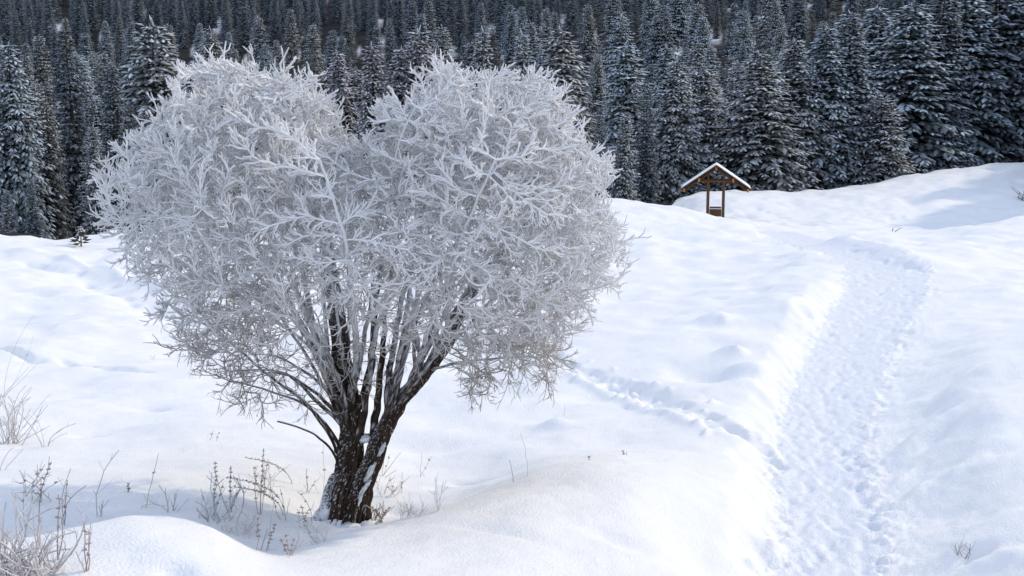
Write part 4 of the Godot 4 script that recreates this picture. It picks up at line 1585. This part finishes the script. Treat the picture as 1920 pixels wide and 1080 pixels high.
func build_plants() -> void:
	rng.seed = 99
	plant("tall_grass", "two long thin grass blades leaning right at the photo's left edge", 2, 745, [[62, 592, -0.1, 0.05, 0, 0], [60, 630, 0.05, 0.1, 1, 0], [50, 690, 0.0, 0.1, 0, 0], [68, 682, 0.03, 0.2, 0, 0]], Color(0.28, 0.22, 0.15), 0.004, 0.04)
	bush("dry_bush", "sprawling frosted dry grass tuft at the left edge", 22, 832, 26, -60, 100, 725, 815, Color(0.33, 0.26, 0.18), 0.6, 0.0055, 0.14)
	plant("dry_bush", "bent twig arching right out of the left grass tuft", 82, 838, [[62, 770, 0.03, 0.5, 0, 3], [142, 795, -0.08, 0.4, 0, 2], [126, 812, -0.04, 0.4, 0, 0], [20, 752, 0.05, 0.6, 0, 2]], STRAW, 0.006, 0.04)
	plant("weed_stalk", "leaning straw stalk below the left grass tuft", 2, 882, [[24, 840, -0.03, 0.3, 0, 0], [44, 842, 0.0, 0.5, 0, 0]], STRAW, 0.005, 0.02)
	bush("frosted_weed", "dense frosted weed clump in the bottom left corner", 30, 1085, 34, -30, 95, 930, 1060, RED_STEM, 0.75, 0.006, 0.16)
	bush("frosted_weed", "smaller frosted weed clump right of the corner clump", 85, 1085, 20, 40, 135, 960, 1065, RED_STEM, 0.75, 0.006, 0.12)
	plant("weed_stalk", "reddish knobbly stalk with buds rising left of the mound", 72, 985, [[98, 865, -0.04, 0.15, 8, 1]], RED_STEM, 0.0065, 0.01)
	plant("weed_stalk", "pale pair of stalks at the far left of the mound", 42, 990, [[43, 884, 0.0, 0.4, 2, 3], [30, 925, -0.02, 0.6, 0, 2], [60, 920, 0.02, 0.5, 0, 2]], STRAW, 0.0055, 0.03)
	plant("weed_stalk", "forked stalks with bent twig left of the mound's top", 122, 985, [[126, 900, 0.0, 0.3, 3, 0], [165, 908, -0.06, 0.4, 0, 1], [132, 880, -0.05, 0.5, 0, 2]], Color(0.2, 0.13, 0.09), 0.006, 0.02)
	plant("weed_stalk", "tall reddish stalk standing in front of the mound's left end", 110, 1050, [[109, 928, 0.0, 0.2, 5, 1], [118, 965, 0.01, 0.4, 0, 2]], RED_STEM, 0.006, 0.02)
	plant("weed_stalk", "pair of red stalks crossing the mound's left flank", 163, 1070, [[156, 980, 0.0, 0.15, 2, 0], [163, 992, 0.01, 0.2, 3, 0], [148, 1030, 0.0, 0.5, 0, 3], [172, 980, 0.0, 0.6, 0, 1]], RED_STEM, 0.0058, 0.02)
	plant("frosted_weed", "tall white-rimed stalk curving right above the mound", 184, 968, [[226, 842, -0.07, 0.75, 0, 4], [190, 945, 0.02, 0.7, 0, 3]], Color(0.3, 0.22, 0.17), 0.0065, 0.02)
	plant("weed_stalk", "short dark bud stalk alone in the snow above the mound", 241, 922, [[241, 906, 0.0, 0.2, 4, 0]], RED_STEM, 0.006, 0.0)
	plant("weed_stalk", "straight slanting stalk rising behind the mound's middle", 272, 953, [[295, 852, 0.0, 0.2, 1, 1], [318, 950, -0.1, 0.7, 0, 2]], STRAW, 0.005, 0.02)
	plant("frosted_weed", "low rimed twigs leaning left behind the mound", 318, 960, [[282, 941, 0.03, 0.8, 0, 3], [300, 905, 0.04, 0.7, 0, 2], [330, 925, 0.0, 0.5, 0, 4], [352, 935, 0.0, 0.8, 0, 1]], Color(0.25, 0.19, 0.16), 0.006, 0.03)
	plant("weed_stalk", "upright dotted stalk with dark seed rings left of the trunk", 402, 968, [[403, 866, 0.0, 0.2, 9, 0], [418, 905, 0.0, 0.3, 3, 0]], RED_STEM, 0.006, 0.01)
	bush("frosted_weed", "dark branching frosted shrublet behind the mound's right shoulder", 412, 975, 14, 366, 445, 885, 965, Color(0.18, 0.135, 0.12), 0.7, 0.007, 0.12)
	plant("weed_stalk", "cluster of seed stalks right of the dark shrublet", 430, 960, [[435, 870, 0.0, 0.25, 7, 1], [455, 908, -0.02, 0.2, 6, 1], [446, 925, 0.0, 0.3, 4, 0]], RED_STEM, 0.0058, 0.04)
	plant("arching_weed", "arching stem hung with seed buds left of the trunk, upper one", 548, 908, [[458, 858, 0.12, 0.35, 14, 0]], STRAW, 0.0055, 0.01)
	plant("arching_weed", "arching stem hung with seed buds left of the trunk, lower one", 530, 965, [[420, 898, 0.16, 0.3, 16, 0], [436, 912, 0.12, 0.35, 14, 0]], STRAW, 0.0055, 0.02)
	plant("weed_stalk", "tall budded stalk crossing the arching stems", 490, 965, [[494, 840, 0.0, 0.3, 9, 1], [480, 888, -0.02, 0.4, 4, 0], [502, 860, 0.0, 0.4, 3, 0]], Color(0.25, 0.17, 0.12), 0.0055, 0.02)
	plant("frosted_weed", "white-rimed weed stems left of the tree foot", 494, 1030, [[512, 935, 0.0, 0.85, 0, 3], [485, 960, 0.0, 0.5, 5, 1], [505, 985, 0.0, 0.7, 0, 2], [520, 975, 0.0, 0.4, 6, 0]], Color(0.3, 0.22, 0.17), 0.006, 0.05)
	plant("weed_stalk", "drooping stalk with curled dark seed head beside the tree foot", 582, 985, [[556, 923, 0.05, 0.15, 3, 0]], Color(0.15, 0.1, 0.07), 0.006, 0.01)
	plant("weed_stalk", "row of short dark stubs touching the trunk's left foot", 568, 990, [[566, 945, 0.0, 0.2, 3, 0], [574, 960, 0.0, 0.2, 2, 0], [580, 952, 0.0, 0.2, 2, 0], [556, 958, 0.0, 0.4, 2, 0]], RED_STEM, 0.006, 0.04)
	plant("weed_stalk", "group of straight stalks between arching stems and trunk", 532, 975, [[527, 916, 0.0, 0.4, 2, 0], [541, 938, 0.0, 0.6, 0, 0], [510, 912, -0.02, 0.3, 3, 0]], STRAW, 0.0055, 0.03)
	plant("frosted_weed", "knobbly rimed weeds standing on the near bank left of the tree", 545, 1040, [[541, 995, 0.0, 0.6, 4, 2], [560, 1000, 0.02, 0.8, 0, 3], [572, 1004, 0.0, 0.85, 0, 2], [550, 1015, 0.0, 0.6, 3, 1], [528, 1005, 0.0, 0.5, 3, 1]], Color(0.28, 0.18, 0.13), 0.006, 0.05)
	plant("weed_stalk", "thin stalks with curled brown leaf left of the trunk base", 578, 925, [[576, 876, 0.0, 0.3, 1, 1], [592, 898, 0.0, 0.2, 1, 2]], Color(0.2, 0.12, 0.08), 0.005, 0.02)
	plant("weed_stalk", "two thin straws against the trunk's left side", 602, 925, [[608, 830, 0.0, 0.3, 2, 1], [590, 905, 0.0, 0.4, 0, 0]], STRAW, 0.0048, 0.03)
	plant("weed_stalk", "crossing straws just right of the trunk", 716, 892, [[752, 848, 0.0, 0.3, 0, 0], [732, 850, 0.0, 0.3, 2, 0], [722, 832, 0.0, 0.3, 0, 0], [744, 880, 0.0, 0.3, 0, 0]], STRAW, 0.0048, 0.02)
	plant("weed_stalk", "short pair of bent straws below the crossing ones", 708, 918, [[703, 895, 0.0, 0.3, 1, 0], [714, 890, 0.0, 0.3, 0, 0], [726, 918, 0.02, 0.3, 0, 0]], STRAW, 0.0048, 0.02)
	bush("weed_stalk", "clump of short dark seed spikes right of the trunk foot", 706, 982, 8, 688, 732, 932, 965, RED_STEM, 0.2, 0.006, 0.06, 5)
	plant("weed_stalk", "single straight straw right of the trunk, midway", 753, 925, [[754, 886, 0.0, 0.4, 0, 0]], STRAW, 0.005, 0.0)
	plant("weed_stalk", "three straws in the hollow right of the trunk", 792, 895, [[792, 842, 0.0, 0.4, 0, 0], [780, 878, 0.0, 0.3, 0, 0], [808, 860, 0.0, 0.3, 2, 0]], STRAW, 0.0045, 0.06)
	plant("frosted_weed", "white rime-covered sprig on the bank crest right of the trunk", 822, 958, [[816, 895, 0.0, 1.1, 0, 4], [830, 905, 0.0, 1.1, 0, 4], [812, 925, 0.0, 1.0, 0, 3]], Color(0.5, 0.46, 0.44), 0.007, 0.03)
	plant("weed_stalk", "tall thin straw on the bank crest, longest one right of the tree", 990, 893, [[975, 812, 0.02, 0.35, 0, 0]], STRAW, 0.0052, 0.0)
	plant("weed_stalk", "shorter thin straw left of the longest one on the crest", 964, 903, [[956, 862, 0.0, 0.35, 0, 0]], STRAW, 0.0052, 0.0)
	plant("weed_stalk", "tiny dark twig end on the top of the central bank", 1170, 852, [[1168, 843, 0.0, 0.1, 2, 0], [1176, 846, 0.0, 0.2, 0, 0]], Color(0.08, 0.05, 0.03), 0.006, 0.01)
	plant("weed_stalk", "tiny brown sprig on the central bank's left shoulder", 1105, 862, [[1104, 855, 0.0, 0.2, 2, 0]], Color(0.12, 0.08, 0.05), 0.006, 0.0)
	plant("weed_stalk", "pair of drooping straws below the crown's right side", 890, 738, [[882, 712, 0.0, 0.4, 0, 0], [902, 730, 0.0, 0.4, 0, 0]], STRAW, 0.006, 0.02)
	plant("weed_stalk", "single straw right of centre below the crown", 1058, 780, [[1058, 758, 0.0, 0.3, 0, 0]], STRAW, 0.006, 0.0)
	plant("weed_stalk", "two short stubs on the open snow left of the tree", 400, 826, [[397, 808, 0.0, 0.4, 1, 0], [412, 808, 0.0, 0.4, 2, 0]], STRAW, 0.006, 0.04)
	plant("weed_stalk", "fine sprig in the middle of the left snowfield", 285, 675, [[290, 664, 0.0, 0.5, 0, 1], [280, 668, 0.0, 0.5, 0, 0]], STRAW, 0.006, 0.01)
	bush("twiggy_shrub", "small dark bare shrub in a hollow on the right bank", 1805, 1040, 5, 1790, 1820, 1008, 1032, Color(0.10, 0.08, 0.07), 0.4, 0.005, 0.04)
	bush("twiggy_shrub", "dark little bush at the right edge on the hill", 1922, 375, 14, 1898, 1945, 345, 372, Color(0.04, 0.04, 0.04), 0.3, 0.03, 0.3)
	plant("weed_stalk", "dark stub poking from the flat snow behind the path's bend", 1678, 434, [[1674, 428, 0.0, 0.2, 0, 1], [1684, 428, 0.0, 0.2, 0, 1]], Color(0.06, 0.05, 0.04), 0.03, 0.1)
	bush("frosted_weed", "pale frosted grass tuft between mound and trunk, low one", 455, 1000, 12, 430, 490, 940, 985, STRAW, 0.7, 0.006, 0.1)
	bush("weed_stalk", "thin tan stalks standing behind the two arching stems", 500, 930, 7, 470, 540, 860, 905, STRAW, 0.3, 0.005, 0.12, 3)
	bush("weed_stalk", "tan grass stalks just behind the trunk's right side", 730, 930, 7, 705, 770, 880, 915, STRAW, 0.35, 0.005, 0.1, 2)
	bush("weed_stalk", "sparse tan stalks at the far left above the corner clump", 60, 940, 8, 10, 110, 870, 925, STRAW, 0.45, 0.005, 0.14, 2)
	bush("frosted_weed", "rimed grass tuft on the near bank left of the trunk foot", 590, 1020, 8, 560, 612, 965, 1008, STRAW, 0.8, 0.006, 0.07)
	bush("weed_stalk", "short tan stubble on the bank edge right of the trunk foot", 770, 968, 7, 742, 800, 940, 962, STRAW, 0.3, 0.005, 0.1)
	# little fir by the far left edge of the wood
	var p := hit(152, 462)
	var t := thing("young_fir", "tiny snow-laden fir on the ridge left of the heart tree", "fir tree", p)
	var m := MB.new()
	m.tube(PackedVector3Array([Vector3(0, -0.1, 0), Vector3(0.02, 0.7, 0)]), PackedFloat32Array([0.03, 0.012]), 5, Color(0.06, 0.045, 0.035), Color(0.1, 0.09, 0.08), 0.0, 0.0)
	put("trunk", m.mesh(), mat.weed, t)
	var k := MB.new()
	for i in 60:
		var y := rng.randf_range(0.1, 0.68)
		var a := rng.randf() * TAU
		k.spray(Vector3(0, y, 0) + Vector3(cos(a), 0, sin(a)) * rng.randf_range(0, 0.16) * (1.0 - y), Vector3(cos(a), rng.randf_range(-0.3, 0.5), sin(a)).normalized(), (0.8 - y) * 0.45, 0.035, 0.035, Color(0.75, 0.78, 0.82) if y > 0.3 and rng.randf() < 0.7 else Color(0.06, 0.06, 0.05), Color(0.06, 0.065, 0.05), Color(0.02, 0.025, 0.02))
	put("crown", k.mesh(), mat.weed, t)

# ------------------------------------------------------------------ scene
func _ready() -> void:
	var cam := Camera3D.new()
	cam.name = "camera"
	cam.fov = FOV
	cam.near = 0.1
	cam.far = 1500.0
	cam.position = EYE
	cam.rotation_degrees = Vector3(-PITCH, 0, 0)
	add_child(cam)
	cam.make_current()
	var env := Environment.new()
	env.background_mode = Environment.BG_SKY
	var sky := Sky.new()
	var sm := ProceduralSkyMaterial.new()
	sm.sky_top_color = Color(0.73, 0.80, 0.92)
	sm.sky_horizon_color = Color(0.97, 0.98, 0.995)
	sm.sky_curve = 0.3
	sm.sky_energy_multiplier = 1.0
	sm.ground_bottom_color = Color(0.75, 0.78, 0.85)
	sm.ground_horizon_color = Color(0.84, 0.87, 0.93)
	sm.sun_angle_max = 10.0
	sky.sky_material = sm
	env.sky = sky
	env.background_energy_multiplier = 1.22
	env.tonemap_mode = Environment.TONE_MAPPER_LINEAR
	env.tonemap_exposure = 1.06
	env.sdfgi_enabled = true
	env.ssao_enabled = true
	env.ssil_enabled = true
	var we := WorldEnvironment.new()
	we.name = "world_environment"
	we.environment = env
	add_child(we)
	var sun := DirectionalLight3D.new()
	sun.name = "sun"
	sun.light_energy = 0.66
	sun.light_color = Color(1.0, 0.925, 0.79)
	sun.light_angular_distance = 1.5
	sun.shadow_enabled = true
	add_child(sun)
	sun.look_at_from_position(Vector3(0.73, 0.60, -0.43) * 100.0, Vector3.ZERO)

	var t0 := Time.get_ticks_msec()
	make_materials()
	build_terrain()
	print("terrain ms ", Time.get_ticks_msec() - t0)
	t0 = Time.get_ticks_msec()
	build_heart_tree()
	print("heart ms ", Time.get_ticks_msec() - t0)
	t0 = Time.get_ticks_msec()
	build_forest()
	print("forest ms ", Time.get_ticks_msec() - t0)
	t0 = Time.get_ticks_msec()
	build_shelter()
	build_plants()
	print("rest ms ", Time.get_ticks_msec() - t0)
